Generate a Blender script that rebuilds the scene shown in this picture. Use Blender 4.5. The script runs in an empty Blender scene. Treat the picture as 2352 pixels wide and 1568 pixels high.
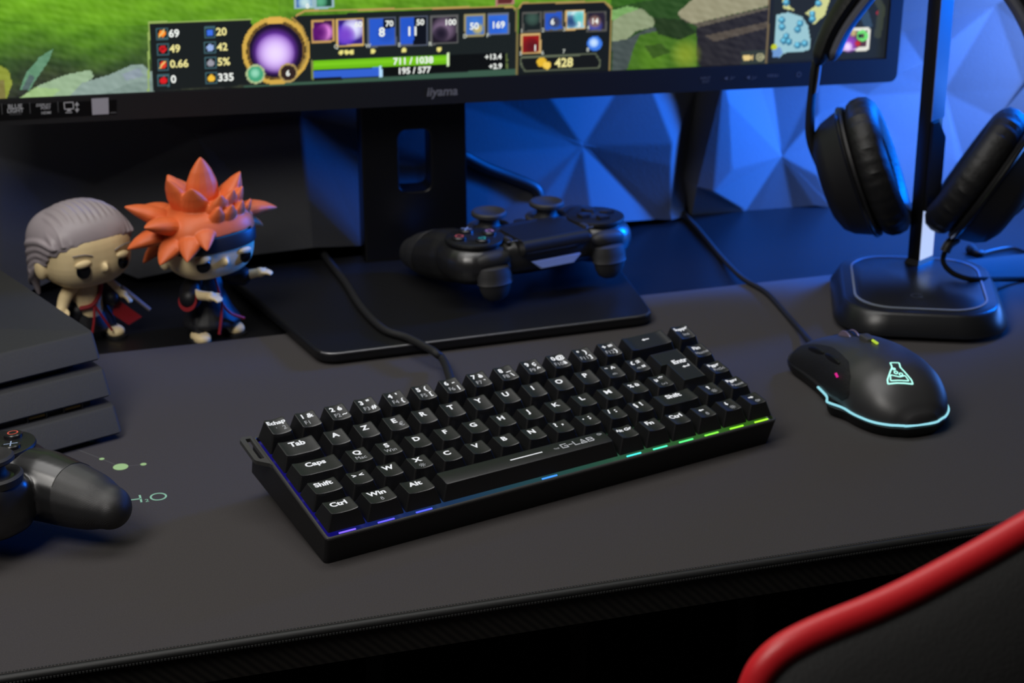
import bpy, bmesh, math, random
import numpy as np
from mathutils import Vector, Matrix
random.seed(7)
PI = math.pi
S = 0.001                     # everything below is written in millimetres
sc = bpy.context.scene
COL = sc.collection

# ------------------------------------------------------------------ camera
FPX = 4284.89
MC = np.array([[0.9572794, -0.2891545, -0.0024087], [-0.1086270, -0.3518777, -0.9297216], [0.2679857, 0.8902650, -0.3682553]])
CAM = np.array([-163.819, -893.558, 487.843])
KB = np.array([[0.9697443, -0.2378660, 0.0549157], [0.2441228, 0.9448898, -0.2181450], [0.0, 0.2249511, 0.9743701]])

def ray(x, y):
    return MC.T @ np.array([(x - 1176) / FPX, (y - 784) / FPX, 1.0])
def atz(x, y, z=0.0):         # point of the level z seen in direction (x, y)
    d = ray(x, y); return CAM + (z - CAM[2]) / d[2] * d
def aty(x, y, Y):
    d = ray(x, y); return CAM + (Y - CAM[1]) / d[1] * d
def onpl(x, y, P, N):
    d = ray(x, y); return CAM + ((np.asarray(P) - CAM) @ N) / (d @ N) * d
def proj(P):
    c = (np.asarray(P, float) - CAM) @ MC.T
    return np.stack([1176 + FPX * c[..., 0] / c[..., 2], 784 + FPX * c[..., 1] / c[..., 2]], -1)

cd = bpy.data.cameras.new('camera'); cam = bpy.data.objects.new('camera', cd); COL.objects.link(cam)
cd.sensor_width = 36.0; cd.lens = FPX / 2352 * 36
Rw = np.stack([MC[0], -MC[1], -MC[2]], 1)
cam.matrix_world = Matrix(np.vstack([np.hstack([Rw, (CAM * S)[:, None]]), [0, 0, 0, 1]]).tolist())
cd.clip_start = 0.01
cd.dof.use_dof = True; cd.dof.focus_distance = 0.965; cd.dof.aperture_fstop = 14.0
sc.camera = cam
sc.view_settings.view_transform = 'Standard'
sc.view_settings.look = 'None'
try:
    sc.cycles.use_denoising = True
    sc.cycles.max_bounces = 5; sc.cycles.diffuse_bounces = 2; sc.cycles.glossy_bounces = 3
except Exception:
    pass

# ------------------------------------------------------------------ materials
def lin(c):
    return tuple(((v / 255 + .055) / 1.055) ** 2.4 if v > 10 else v / 255 / 12.92 for v in c[:3])
def mat(name, c, rough=.5, metal=0.0, emit=None, estr=0.0, nscale=0, nvar=0.0, bump=0.0, spec=.5, bscale=None, coat=0.0, raw=False, sheen=0.0, objc=True):
    m = bpy.data.materials.new(name); m.use_nodes = True
    nt = m.node_tree; b = nt.nodes['Principled BSDF']
    col = c if raw else lin(c)
    b.inputs['Base Color'].default_value = (*col, 1)
    b.inputs['Roughness'].default_value = rough; b.inputs['Metallic'].default_value = metal
    b.inputs['Specular IOR Level'].default_value = spec
    b.inputs['Coat Weight'].default_value = coat
    b.inputs['Sheen Weight'].default_value = sheen
    if emit is not None:
        b.inputs['Emission Color'].default_value = (*lin(emit), 1); b.inputs['Emission Strength'].default_value = estr
    tc = nt.nodes.new('ShaderNodeTexCoord')
    n = nt.nodes.new('ShaderNodeTexNoise'); n.inputs['Scale'].default_value = nscale or 40; n.inputs['Detail'].default_value = 4
    nt.links.new(tc.outputs['Object'], n.inputs['Vector'])
    mx = nt.nodes.new('ShaderNodeMix'); mx.data_type = 'RGBA'
    k = nvar if nvar else .04
    mx.inputs['A'].default_value = (*[v * (1 - k) for v in col], 1); mx.inputs['B'].default_value = (*[min(1, v * (1 + k)) for v in col], 1)
    nt.links.new(n.outputs['Fac'], mx.inputs['Factor']); nt.links.new(mx.outputs['Result'], b.inputs['Base Color'])
    if bump:
        n2 = nt.nodes.new('ShaderNodeTexNoise'); n2.inputs['Scale'].default_value = bscale or 900; n2.inputs['Detail'].default_value = 3
        nt.links.new(tc.outputs['Object'], n2.inputs['Vector'])
        bp = nt.nodes.new('ShaderNodeBump'); bp.inputs['Strength'].default_value = bump; bp.inputs['Distance'].default_value = 0.0006
        nt.links.new(n2.outputs['Fac'], bp.inputs['Height']); nt.links.new(bp.outputs['Normal'], b.inputs['Normal'])
    return m
def emat(name, c, s=1.0):
    return mat(name, (5, 5, 5), .6, emit=c, estr=s)

# ------------------------------------------------------------------ geometry collectors (verts in mm, faces)
class G:
    def __init__(s, v=None, f=None): s.v = list(v or []); s.f = list(f or [])
    def add(s, v, f):
        n = len(s.v); s.v += [tuple(map(float, p)) for p in v]; s.f += [tuple(i + n for i in q) for q in f]; return s
    def join(s, o): return s.add(o.v, o.f)
    def tf(s, fn): s.v = [tuple(fn(*p)) for p in s.v]; return s
    def move(s, x, y, z): return s.tf(lambda a, b, c: (a + x, b + y, c + z))
    def rot(s, ax, deg):
        M = Matrix.Rotation(math.radians(deg), 3, ax); s.v = [tuple(M @ Vector(p)) for p in s.v]; return s
    def scale(s, x, y, z): return s.tf(lambda a, b, c: (a * x, b * y, c * z))
    def basis(s, o, X, Y, Z):
        o, X, Y, Z = map(np.asarray, (o, X, Y, Z)); s.v = [tuple(o + X * p[0] + Y * p[1] + Z * p[2]) for p in s.v]; return s
    def copy(s): return G(s.v, s.f)

def rring(w, h, r, n=6, cx=0, cy=0):
    o = []
    for k, (sx, sy) in enumerate(((1, 1), (-1, 1), (-1, -1), (1, -1))):
        for i in range(n + 1):
            a = PI / 2 * (k + i / n)
            o.append((cx + sx * (w / 2 - r) + r * math.cos(a), cy + sy * (h / 2 - r) + r * math.sin(a)))
    return o
def rdense(w, h, r, n, cx, cy, m=9):          # rounded rectangle with extra points along the straight sides
    p = rring(w, h, r, n, cx, cy); o = []
    for i in range(len(p)):
        a, b_ = p[i], p[(i + 1) % len(p)]; o.append(a)
        if (i + 1) % (n + 1) == 0: o += [(a[0] + (b_[0] - a[0]) * k / m, a[1] + (b_[1] - a[1]) * k / m) for k in range(1, m)]
    return o
def loft(rings, cap0=True, cap1=True, closed=True):
    g = G(); n = len(rings[0])
    for r in rings: g.v += [tuple(map(float, p)) for p in r]
    for i in range(len(rings) - 1):
        for j in range(n if closed else n - 1):
            k = (j + 1) % n
            g.f.append((i * n + j, i * n + k, (i + 1) * n + k, (i + 1) * n + j))
    if cap0: g.f.append(tuple(range(n - 1, -1, -1)))
    if cap1: g.f.append(tuple((len(rings) - 1) * n + j for j in range(n)))
    return g
def prism(o, z0, z1, ch=0.0):
    if ch:
        c = np.array(o); m = c.mean(0)
        def ins(d):
            out = []
            n = len(o)
            for i in range(n):
                p, q, r = c[i - 1], c[i], c[(i + 1) % n]
                e = r - p; e = e / (np.linalg.norm(e) + 1e-9)
                out.append(q + np.array([-e[1], e[0]]) * d)
            return out
        i_ = ins(ch)
        return loft([[(x, y, z0) for x, y in o], [(x, y, z1 - ch) for x, y in o], [(x, y, z1 - ch * .3) for x, y in ins(ch * .3)], [(x, y, z1) for x, y in i_]])
    return loft([[(x, y, z0) for x, y in o], [(x, y, z1) for x, y in o]])
def box(cx, cy, cz, sx, sy, sz):
    return prism([(cx + sx / 2, cy + sy / 2), (cx - sx / 2, cy + sy / 2), (cx - sx / 2, cy - sy / 2), (cx + sx / 2, cy - sy / 2)], cz - sz / 2, cz + sz / 2)
def rbox(cx, cy, cz, sx, sy, sz, r, ch=1.0, n=5):
    return prism(rring(sx, sy, r, n, cx, cy), cz - sz / 2, cz + sz / 2, ch)
def smoothpath(P, sub=8):
    P = [np.array(p, float) for p in P]; o = []
    for i in range(len(P) - 1):
        a, b = P[i], P[i + 1]; m0 = P[i - 1] if i else 2 * a - b; m1 = P[i + 2] if i + 2 < len(P) else 2 * b - a
        for k in range(sub):
            t = k / sub
            o.append(.5 * ((2 * a) + (b - m0) * t + (2 * m0 - 5 * a + 4 * b - m1) * t * t + (3 * a - m0 - 3 * b + m1) * t ** 3))
    o.append(P[-1]); return o
def tube(P, r, n=10, sub=8, flat=None, closed=False, up=None):
    if sub: P = smoothpath(P, sub)
    P = [np.array(p, float) for p in P]; m = len(P)
    R_ = r if callable(r) else (lambda t: r)
    rings = []; N = None
    for i in range(m):
        t = P[min(i + 1, m - 1)] - P[max(i - 1, 0)]
        if closed: t = P[(i + 1) % m] - P[i - 1]
        t = t / (np.linalg.norm(t) + 1e-9)
        if up is not None:
            N = np.array(up, float)
        elif N is None:
            N = np.array([0, 0, 1.]) if abs(t[2]) < .9 else np.array([1., 0, 0])
        N = N - t * (N @ t); N = N / (np.linalg.norm(N) + 1e-9); B = np.cross(t, N)
        rr = R_(i / (m - 1)); fl = flat or (1, 1)
        rings.append([P[i] + rr * (fl[0] * math.cos(2 * PI * k / n) * N + fl[1] * math.sin(2 * PI * k / n) * B) for k in range(n)])
    if closed: rings.append(rings[0]); return loft(rings, False, False)
    return loft(rings)
def lathe(prof, n=28, cx=0, cy=0):
    rings = [[(cx + max(r, .001) * math.cos(2 * PI * k / n), cy + max(r, .001) * math.sin(2 * PI * k / n), z) for k in range(n)] for r, z in prof]
    return loft(rings)
def ell(c, r, p=2.0, nu=24, nv=14):
    sg = lambda v, e: math.copysign(abs(v) ** e, v)
    rings = []
    for i in range(nv + 1):
        a = -PI / 2 + PI * i / nv; ca = max(math.cos(a), .002)
        rings.append([(c[0] + r[0] * sg(math.cos(2 * PI * k / nu), 2 / p) * ca ** (2 / p), c[1] + r[1] * sg(math.sin(2 * PI * k / nu), 2 / p) * ca ** (2 / p), c[2] + r[2] * sg(math.sin(a), 2 / p)) for k in range(nu)])
    return loft(rings)
def chain(pts, n=16):                      # a swelling limb: (x, y, z, radius) nodes
    g = tube([p[:3] for p in pts], lambda t: float(np.interp(t * (len(pts) - 1), range(len(pts)), [p[3] for p in pts])), n, 6)
    g.join(ell(pts[0][:3], [pts[0][3]] * 3)); g.join(ell(pts[-1][:3], [pts[-1][3]] * 3)); return g

def to_mesh(name, g, smooth=True):
    me = bpy.data.meshes.new(name)
    me.from_pydata([(x * S, y * S, z * S) for x, y, z in g.v], [], g.f); me.validate()
    bm = bmesh.new(); bm.from_mesh(me); bmesh.ops.remove_doubles(bm, verts=bm.verts, dist=1e-7)
    bmesh.ops.recalc_face_normals(bm, faces=bm.faces)
    if smooth:
        for f in bm.faces: f.smooth = True
        for e in bm.edges:
            if len(e.link_faces) == 2 and e.calc_face_angle(0) > math.radians(38): e.smooth = False
    bm.to_mesh(me); bm.free(); return me
def part(name, g, m, parent=None, smooth=True, label=None, bevel=0, segs=2):
    me = g if isinstance(g, bpy.types.Mesh) else to_mesh(name, g, smooth)
    if bevel:
        bm = bmesh.new(); bm.from_mesh(me)
        es = [e for e in bm.edges if len(e.link_faces) == 2 and e.calc_face_angle(0) > .5]
        bmesh.ops.bevel(bm, geom=es, offset=bevel * S, segments=segs, affect='EDGES', profile=.5, clamp_overlap=True)
        for f in bm.faces: f.smooth = True
        for e in bm.edges:
            if len(e.link_faces) == 2 and e.calc_face_angle(0) > math.radians(38): e.smooth = False
        bm.to_mesh(me); bm.free()
    if not me.materials: me.materials.append(m)
    o = bpy.data.objects.new(name, me); COL.objects.link(o)
    if parent is not None: o.parent = parent
    if label: o['label'] = label
    return o
def tag(o, label, cat, group=None, kind=None):
    if label: o['label'] = label
    if cat: o['category'] = cat
    if group: o['group'] = group
    if kind: o['kind'] = kind
    return o
def thing(name, label, cat, loc=(0, 0, 0), rotz=0, group=None, M=None):
    o = bpy.data.objects.new(name, None); COL.objects.link(o); o.empty_display_size = .01
    o.location = [v * S for v in loc]; o.rotation_euler = (0, 0, math.radians(rotz))
    if M is not None: o.matrix_world = M
    return tag(o, label, cat, group)
def blend(gs, voxel=1.2, it=6, fac=.6):     # fuse overlapping solids into one smooth continuous skin
    g = G()
    for q in gs: g.join(q)
    me = to_mesh('tmp', g, False); o = bpy.data.objects.new('tmp', me); COL.objects.link(o)
    a = o.modifiers.new('r', 'REMESH'); a.mode = 'VOXEL'; a.voxel_size = voxel * S; a.use_smooth_shade = True
    if it:
        b = o.modifiers.new('s', 'SMOOTH'); b.iterations = it; b.factor = fac
    dg = bpy.context.evaluated_depsgraph_get(); dg.update()
    r = bpy.data.meshes.new_from_object(o.evaluated_get(dg))
    bpy.data.objects.remove(o); bpy.data.meshes.remove(me)
    r.materials.clear()
    for p in r.polygons: p.use_smooth = True
    return r
_tx = {}
def text(s, size=1.0, bold=0.0, shear=0.0, align='CENTER'):   # flat lettering, cap height about .7*size, in the xy plane
    k = (s, bold, shear, align)
    if k not in _tx:
        cu = bpy.data.curves.new('t', 'FONT'); cu.body = s; cu.size = 1.0; cu.offset = bold; cu.shear = shear
        cu.align_x = align; cu.align_y = 'BOTTOM_BASELINE'; cu.resolution_u = 3; cu.fill_mode = 'FRONT'
        o = bpy.data.objects.new('t', cu); COL.objects.link(o)
        dg = bpy.context.evaluated_depsgraph_get(); dg.update()
        me = bpy.data.meshes.new_from_object(o.evaluated_get(dg))
        _tx[k] = ([tuple(v.co) for v in me.vertices], [tuple(p.vertices) for p in me.polygons])
        bpy.data.objects.remove(o); bpy.data.curves.remove(cu); bpy.data.meshes.remove(me)
    v, f = _tx[k]
    return G([(x * size, y * size, z * size) for x, y, z in v], f)
def stroke(P, w, closed=False):             # flat polyline of width w in the xy plane
    P = [np.array(p[:2], float) for p in P]; g = G(); n = len(P)
    m = n if closed else n - 1
    for i in range(m):
        a, b = P[i], P[(i + 1) % n]; d = b - a; L = np.linalg.norm(d) + 1e-9; d /= L; q = np.array([-d[1], d[0]]) * w / 2
        a2, b2 = a - d * w * .35, b + d * w * .35
        g.add([(*(a2 - q), 0), (*(b2 - q), 0), (*(b2 + q), 0), (*(a2 + q), 0)], [(0, 1, 2, 3)])
    return g
def disc(r, n=24, cx=0, cy=0, r2=None):
    v = [(cx + r * math.cos(2 * PI * k / n), cy + (r2 or r) * math.sin(2 * PI * k / n), 0) for k in range(n)]
    return G(v, [tuple(range(n))])
def annulus(r0, r1, n=32, cx=0, cy=0):
    v = []; f = []
    for k in range(n):
        a = 2 * PI * k / n; v += [(cx + r0 * math.cos(a), cy + r0 * math.sin(a), 0), (cx + r1 * math.cos(a), cy + r1 * math.sin(a), 0)]
        j = (k + 1) % n; f.append((2 * k, 2 * k + 1, 2 * j + 1, 2 * j))
    return G(v, f)
# ------------------------------------------------------------------ setting
m_wall = mat('dark_wall_paint', (22, 22, 24), .9)
m_foam = mat('grey_felt_foam', (54, 55, 59), .85, nscale=700, nvar=.16, bump=.35, bscale=500, sheen=.15)
m_desk = mat('black_desk_laminate', (15, 15, 17), .42, nscale=60, bump=.08, bscale=1500)
m_pad = mat('charcoal_cloth', (67, 64, 64), .95, nscale=1500, nvar=.30, bump=.5, bscale=1700, spec=.2, sheen=.05)
m_edge = mat('black_edge_binding', (26, 27, 27), .55, nscale=900, nvar=.2)
m_stitch = mat('dark_stitching_thread', (44, 45, 45), .8)
m_floor = mat('dark_floor', (14, 14, 15), .8)

fl = part('floor', box(0, 200, -741, 4000, 4200, 12), m_floor); tag(fl, None, None, kind='structure')
w = part('wall_back', box(0, 640, 500, 4000, 30, 2500), m_wall); tag(w, None, None, kind='structure')

WV = {'S0':(9,527,101),'S1':(328,534,66),'S2':(506,525,44),'S3':(692,511,166),'S4':(661,530,88),'S5':(88,514,116),'a0':(226,518,129),'a1':(287,518,124),'a2':(367,552,111),'a3':(391,547,112),'a4':(448,577,103),'a5':(403,519,65),'a6':(401,516,47),'a7':(401,513,3),'a8':(386,517,1),'a9':(320,483,14),'a10':(286,492,12),'a11':(256,485,14),'a12':(216,488,13),'a13':(210,514,73),'a14':(212,518,115),'a15':(420,531,-4),'b0':(452,530,113),'b1':(421,504,30),'b2':(428,533,-4),'b3':(454,523,96),'b4':(502,568,99),'b5':(516,574,97),'b6':(554,561,101),'b7':(544,535,76),'b8':(542,529,51),'b9':(539,519,25),'b10':(551,518,-1),'b11':(538,521,-2),'b12':(520,528,-4),'b13':(492,530,-4),'b14':(477,531,-4),'b15':(450,502,43),'b16':(432,497,27),'c0':(594,541,159),'c1':(624,544,140),'c2':(637,528,116),'c3':(615,532,107),'c4':(589,536,89),'c5':(609,531,71),'c6':(616,527,52),'c7':(636,523,45),'c8':(676,512,29),'c9':(668,513,31),'c10':(703,509,67),'c11':(722,500,94),'c12':(737,485,128),'c13':(717,492,-1),'c14':(649,508,-4),'c15':(749,480,1),'c16':(630,499,198),'c17':(725,478,197),'c18':(597,513,-2),'c19':(550,556,133),'d0':(-66,546,142),'d1':(-80,510,14),'d2':(-153,481,-4),'d3':(-141,552,91),'d4':(-135,556,145),'d5':(38,520,121),'d6':(-14,532,135),'d7':(-48,496,5),'d8':(6,485,11),'d9':(84,471,25),'d10':(32,478,17),'d11':(127,488,19),'d12':(136,517,79),'d13':(135,511,100),'d14':(138,519,130),'d15':(87,505,144),'d16':(-71,538,66),'d17':(171,491,14),'d18':(181,515,67),
 't0':(-70,530,470),'t1':(90,510,470),'t2':(300,540,470),'t3':(440,530,470),'t4':(446,530,470),'t5':(620,500,470),'t6':(800,520,470),'t7':(950,510,470),'r0':(950,520,130),'r1':(950,505,-4),'l0':(-580,520,470),'l1':(-78,530,470),'l2':(-580,500,120),'l3':(-580,520,-4)}
PL = 'd0 d16 d3 d4|d3 d16 d1 d2|d4 d0 l1 l0|d4 l0 l2 d3|d3 l2 l3 d2'
PM = 'S1 a14 a0 a1|S1 a1 a2|S1 a2 a3|S1 a3 a5|S1 a5 a6|S1 a6 a7 a8|S1 a8 a9|S1 a9 a10|S1 a10 a11|S1 a11 a12|S1 a12 a13|S1 a13 a14|a3 a4 a5|a4 a15 a7 a6 a5|S0 d6 d5|S0 d5 S5|S0 S5 d9 d10|S0 d10 d8|S0 d8 d7 d16|S0 d16 d0 d6|d16 d7 d1|S5 d12 d11 d9|S5 d13 d12|S5 d14 d13|S5 d15 d14|d5 d15 S5|d12 d18 d17 d11|d12 d13 a14 a13 d18|d13 d14 a0 a14|d18 a13 a12 d17|d6 d15 d5|d0 t0 d6|d6 t0 t1 d15|d15 t1 d14|d14 t1 t2 a0|a0 t2 a1|a1 t2 a2|a2 t2 t3 a4 a3'
PR = 'b0 b4 b3|b0 b3 b15|b0 b15 b16 b1|b1 b16 b14 b2|S2 b3 b4|S2 b4 b5|S2 b5 b6 b7|S2 b7 b8|S2 b8 b9|S2 b9 b10|S2 b10 b11|S2 b11 b12|S2 b12 b13|S2 b13 b14|S2 b14 b16 b15|S2 b15 b3|b4 c19 b5|b5 c19 b6|b6 c19 c0 c1|b6 c1 c3 c4|b6 c4 b7|S3 c1 c0 c16|c1 S3 c2|c1 c2 c3|c3 c2 S4|c3 S4 c4|c4 S4 c5|c5 S4 c6|c6 S4 c7|S4 c2 S3|S4 S3 c11|S3 c12 c11|S3 c17 c12|S3 c16 c17|S4 c11 c10|S4 c10 c8|S4 c8 c9 c7|c7 c9 c14|c9 c8 c13 c14|c8 c10 c15 c13|c10 c11 c12 c15|c6 c7 c14 c18|c4 c5 c6|b7 c4 b8|b8 c4 c6 c18|b8 c18 b10 b9|b0 t4 b4|b4 t4 c19|c19 t4 t5 c0|c0 t5 c16|c16 t5 t6 c17|c17 t6 t7 r0|c12 c17 r0|c12 r0 r1 c15'
def panel(spec, label):
    bm = bmesh.new(); vs = {}
    for s in spec.split('|'):
        ns = s.split(); c = None
        for n in ns:
            if n not in vs: vs[n] = bm.verts.new([q * S for q in WV[n]])
        if len(ns) <= 3: bm.faces.new([vs[n] for n in ns])
        else:
            for i in range(1, len(ns) - 1): bm.faces.new([vs[ns[0]], vs[ns[i]], vs[ns[i + 1]]])
    bmesh.ops.recalc_face_normals(bm, faces=bm.faces)
    be = [e for e in bm.edges if len(e.link_faces) == 2]
    bmesh.ops.bevel(bm, geom=be, offset=1.6 * S, segments=2, affect='EDGES', profile=.5, clamp_overlap=True)
    bo = [e for e in bm.edges if e.is_boundary]
    r = bmesh.ops.extrude_edge_only(bm, edges=bo)
    for v in r['geom']:
        if isinstance(v, bmesh.types.BMVert): v.co.y = .6245
    bmesh.ops.recalc_face_normals(bm, faces=bm.faces)
    up = sum(f.normal.y for f in bm.faces)
    if up > 0: bmesh.ops.reverse_faces(bm, faces=bm.faces)
    me = bpy.data.meshes.new('wall_panel'); bm.to_mesh(me); bm.free()
    o = part('faceted_wall_panel', me, m_foam)
    return tag(o, label, 'wall panel', 'faceted foam panels on the wall')
panel(PL, 'faceted dark wall panel at the far left, behind the grey-haired figure')
panel(PM, 'faceted wall panel directly behind the monitor stand, dim blue star pattern')
panel(PR, 'brightest blue-lit faceted wall panel, behind the headphone stand')

# desk
dk = thing('gaming_desk', 'black desk with a carbon-fibre patterned front edge under the cloth pad', 'desk', (150, 280, -740))
top_z = -4
def dg(g): return g.move(-150, -280, 740)
m_carbon = mat('carbon_fibre_edge', (20, 19, 17), .5)
nt = m_carbon.node_tree; b = nt.nodes['Principled BSDF']; tc = nt.nodes.new('ShaderNodeTexCoord')
wv = nt.nodes.new('ShaderNodeTexWave'); wv.wave_type = 'BANDS'; wv.bands_direction = 'DIAGONAL'; wv.inputs['Scale'].default_value = 115; wv.inputs['Distortion'].default_value = .4
nt.links.new(tc.outputs['Object'], wv.inputs['Vector'])
cr = nt.nodes.new('ShaderNodeValToRGB'); cr.color_ramp.elements[0].color = (.008, .0075, .007, 1); cr.color_ramp.elements[1].color = (.021, .0195, .017, 1)
nt.links.new(wv.outputs['Fac'], cr.inputs['Fac']); nt.links.new(cr.outputs['Color'], b.inputs['Base Color'])
part('desk_top', dg(box(190, 275, -13, 1400, 678, 18)), m_desk, dk, bevel=.8)
part('front_edge', dg(box(190, -64.7, -13.2, 1400, 1.6, 17.4)), m_carbon, dk)
for x in (-430, 830):
    part('leg', dg(box(x, 270, -385, 60, 560, 704)), m_desk, dk, bevel=3)
part('modesty_panel', dg(box(190, 430, -160, 1190, 12, 270)), m_wall, dk)
part('under_rail', dg(box(190, 60, -34, 1190, 40, 24)), m_desk, dk, bevel=2)
for x in (60, 205, 330):
    part('cable_tray_bracket', dg(box(x, 200, -120, 14, 60, 190)), mat('dark_bracket_steel', (26, 26, 27), .5), dk, bevel=2)

# desk pad
pd = thing('desk_pad', 'large charcoal cloth desk pad with stitched edge and green printed chemistry marks', 'desk pad', (180, 141, 0))
def pg(g): return g.move(-180, -141, 0)
x0, x1, y0_, y1_ = -440, 800, -64, 347.5
part('cloth', pg(prism(rring(x1 - x0, y1_ - y0_, 6, 4, (x0 + x1) / 2, (y0_ + y1_) / 2), -4, 0)), m_pad, pd)
part('edge_binding', pg(tube([(x0, y0_ - 1.2, -2.6), (x1, y0_ - 1.2, -2.6)], 2.7, 12, 40)), m_edge, pd)
st = G(); x = x0
while x < x1:
    st.join(box(x, y0_ + 1.0, .05, 1.1, 1.0, .5)); st.join(box(x, y0_ - 4.0, -3.6, 1.1, .5, 1.0)); x += 1.75
part('stitching', pg(st), m_stitch, pd, smooth=False)
m_green = mat('printed_green_ink', (168, 205, 140), .9); m_mint = mat('printed_mint_ink', (150, 205, 172), .9); m_gline = mat('printed_grey_line', (98, 100, 98), .9)
for q, r in (((209.8, 1013.2), 2.0), ((233.9, 1053.8), 1.6), ((277.1, 1072.1), 4.6), ((329.5, 1066.1), 1.9)):
    p = atz(*q); part('printed_atom', pg(disc(r, 28, p[0], p[1]).move(0, 0, .12)), m_green, pd, label='light green printed atom dot')
ln = G()
for a, b_ in (((277.1, 1072.1), (329.5, 1066.1)), ((277.1, 1072.1), (233.9, 1053.8)), ((233.9, 1053.8), (120, 1010))):
    ln.join(stroke([atz(*a), atz(*b_)], .4))
part('printed_bond_lines', pg(ln.move(0, 0, .08)), m_gline, pd, label='thin grey printed bonds')
h = G()
hb = atz(325, 1153); 
h.join(stroke([(-89.2, 106), (-89.2, 114.9)], 1.15)); h.join(stroke([(-98.5, 106), (-98.5, 114.9)], 1.15)); h.join(stroke([(-98.5, 110.4), (-89.2, 110.4)], 1.1))
h.join(annulus(3.9, 5.0, 40, -78.9, 110.1)); h.join(text('2', 5.2).move(-85.9, 105.2, 0))
part('printed_formula', pg(h.move(0, 0, .12)), m_mint, pd, label='mint green printed H2O lettering')
for q in ((91, 1167.7), (158.9, 1201)):
    p = atz(*q); part('printed_dot', pg(disc(1.3, 16, p[0], p[1]).move(0, 0, .1)), m_mint, pd)
# ------------------------------------------------------------------ keyboard (local frame: x along the rows, y to the back, z off the plate)
KD = np.array([0, -3.1, -18.5]); U = 19.05
m_case = mat('black_case_plastic', (20, 20, 21), .42, nscale=400, bump=.06)
m_rim = mat('black_rim_plastic', (62, 62, 62), .38, nscale=400, bump=.06)
m_cap = mat('black_keycap_plastic', (20, 20, 21), .36, nscale=600, bump=.08, bscale=2600, spec=.95)
m_leg = emat('white_backlit_legend', (240, 242, 245), .95)
m_leg2 = emat('grey_backlit_legend', (190, 192, 196), .75)
kb = thing('keyboard', 'compact black mechanical keyboard with white legends and coloured backlight', 'keyboard')
kb.matrix_world = Matrix([[*KB[0], 0], [*KB[1], 0], [*KB[2], 0], [0, 0, 0, 1]])
def kg(g): return g.move(-KD[0], -KD[1], -KD[2])
W_ = 306.8; D_ = 97.6
# case: outer shell, open tray
def zb(y): return -18.4 - max(0, y + 3.1) * .066
o0 = rring(W_ + 1.9, D_ + 3.1, 3.0, 6, (W_ - 1.9) / 2, (D_ - 3.1) / 2)
i0 = rring(W_ + 1.9 - 3.4, D_ + 3.1 - 3.4, 1.8, 6, (W_ - 1.9) / 2, (D_ - 3.1) / 2)
tap = lambda x, k: x - 3.0 * k if x > 250 else x
rings = [[(tap(x, 1), y, zb(y)) for x, y in o0], [(tap(x, .05), y, -2.6) for x, y in o0]]
case = loft(rings, True, False)
case.join(loft([[(x, y, -3.6) for x, y in i0], [(x, y, -8) for x, y in i0]], False, True))
part('case', kg(case), m_case, kb)
sh = lambda r, d: rring(W_ + 1.9 - 2 * d, D_ + 3.1 - 2 * d, max(.6, 3.0 - d), 6, (W_ - 1.9) / 2, (D_ - 3.1) / 2)
rim = loft([[(tap(x, .05), y, -3.0) for x, y in sh(0, 0)], [(x, y, -1.5) for x, y in sh(0, 0)], [(x, y, -1.0) for x, y in sh(0, .45)], [(x, y, -1.0) for x, y in sh(0, 1.35)], [(x, y, -1.3) for x, y in sh(0, 1.7)], [(x, y, -4.0) for x, y in sh(0, 1.7)]], False, False)
part('rim', kg(rim), m_rim, kb, label='dark grey rim around the keys')
lo = [(-1.8, 68.5), (-1.8, 99.0), (-7.6, 99.4), (-9.3, 97.4), (-9.3, 77.2), (-8.5, 75.6), (-2.6, 70.5)]
sl = [(-3.3, 76.5), (-3.3, 96.6), (-6.0, 97.0), (-6.3, 96.2), (-6.3, 77.6), (-5.8, 76.5), (-4.4, 76.4)]
lp = loft([[(x, y, -3.6) for x, y in lo], [(x, y, -1.3) for x, y in lo], [(x * .99 - .03, y * .999, -1.0) for x, y in lo], [(x, y, -1.0) for x, y in sl], [(x, y, -3.6) for x, y in sl]], False, False)
n = 7; lp.f += [(j, (j + 1) % n, 4 * n + (j + 1) % n, 4 * n + j) for j in range(n)]
part('strap_loop', kg(lp), m_rim, kb, smooth=False)
for x in (30, 272):
    part('foot', kg(G(box(x, 84, -33, 26, 6, 19).v, box(0, 0, 0, 1, 1, 1).f).tf(lambda a, b_, c: (a, b_ - (c + 24) * .35 - 2, max(c, -18.5 - (b_ - (c + 24) * .35 - 2 + 3.1) * .2309)))), m_case, kb, bevel=.6)
# plate glowing from the backlight
m_plate = mat('backlit_plate', (10, 10, 14), .5)
nt = m_plate.node_tree; b = nt.nodes['Principled BSDF']; tc = nt.nodes.new('ShaderNodeTexCoord'); sx = nt.nodes.new('ShaderNodeSeparateXYZ')
nt.links.new(tc.outputs['Object'], sx.inputs['Vector']); mr = nt.nodes.new('ShaderNodeMapRange'); mr.inputs['From Max'].default_value = .305
nt.links.new(sx.outputs['X'], mr.inputs['Value']); cr = nt.nodes.new('ShaderNodeValToRGB'); E_ = cr.color_ramp.elements
for p, c in ((0, (45, 25, 225)), (.2, (30, 40, 235)), (.42, (20, 110, 235)), (.62, (30, 200, 200)), (.75, (40, 220, 120)), (1, (130, 235, 40))):
    e = E_[0] if p == 0 else (E_[1] if p == 1 else E_.new(p)); e.position = p; e.color = (*lin(c), 1)
nt.links.new(mr.outputs['Result'], cr.inputs['Fac']); nt.links.new(cr.outputs['Color'], b.inputs['Emission Color']); b.inputs['Emission Strength'].default_value = .16
part('switch_plate', kg(prism(sh(0, 1.72), -5.0, -4.2)), m_plate, kb, label='switch plate glowing blue to green from the backlight')

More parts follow.
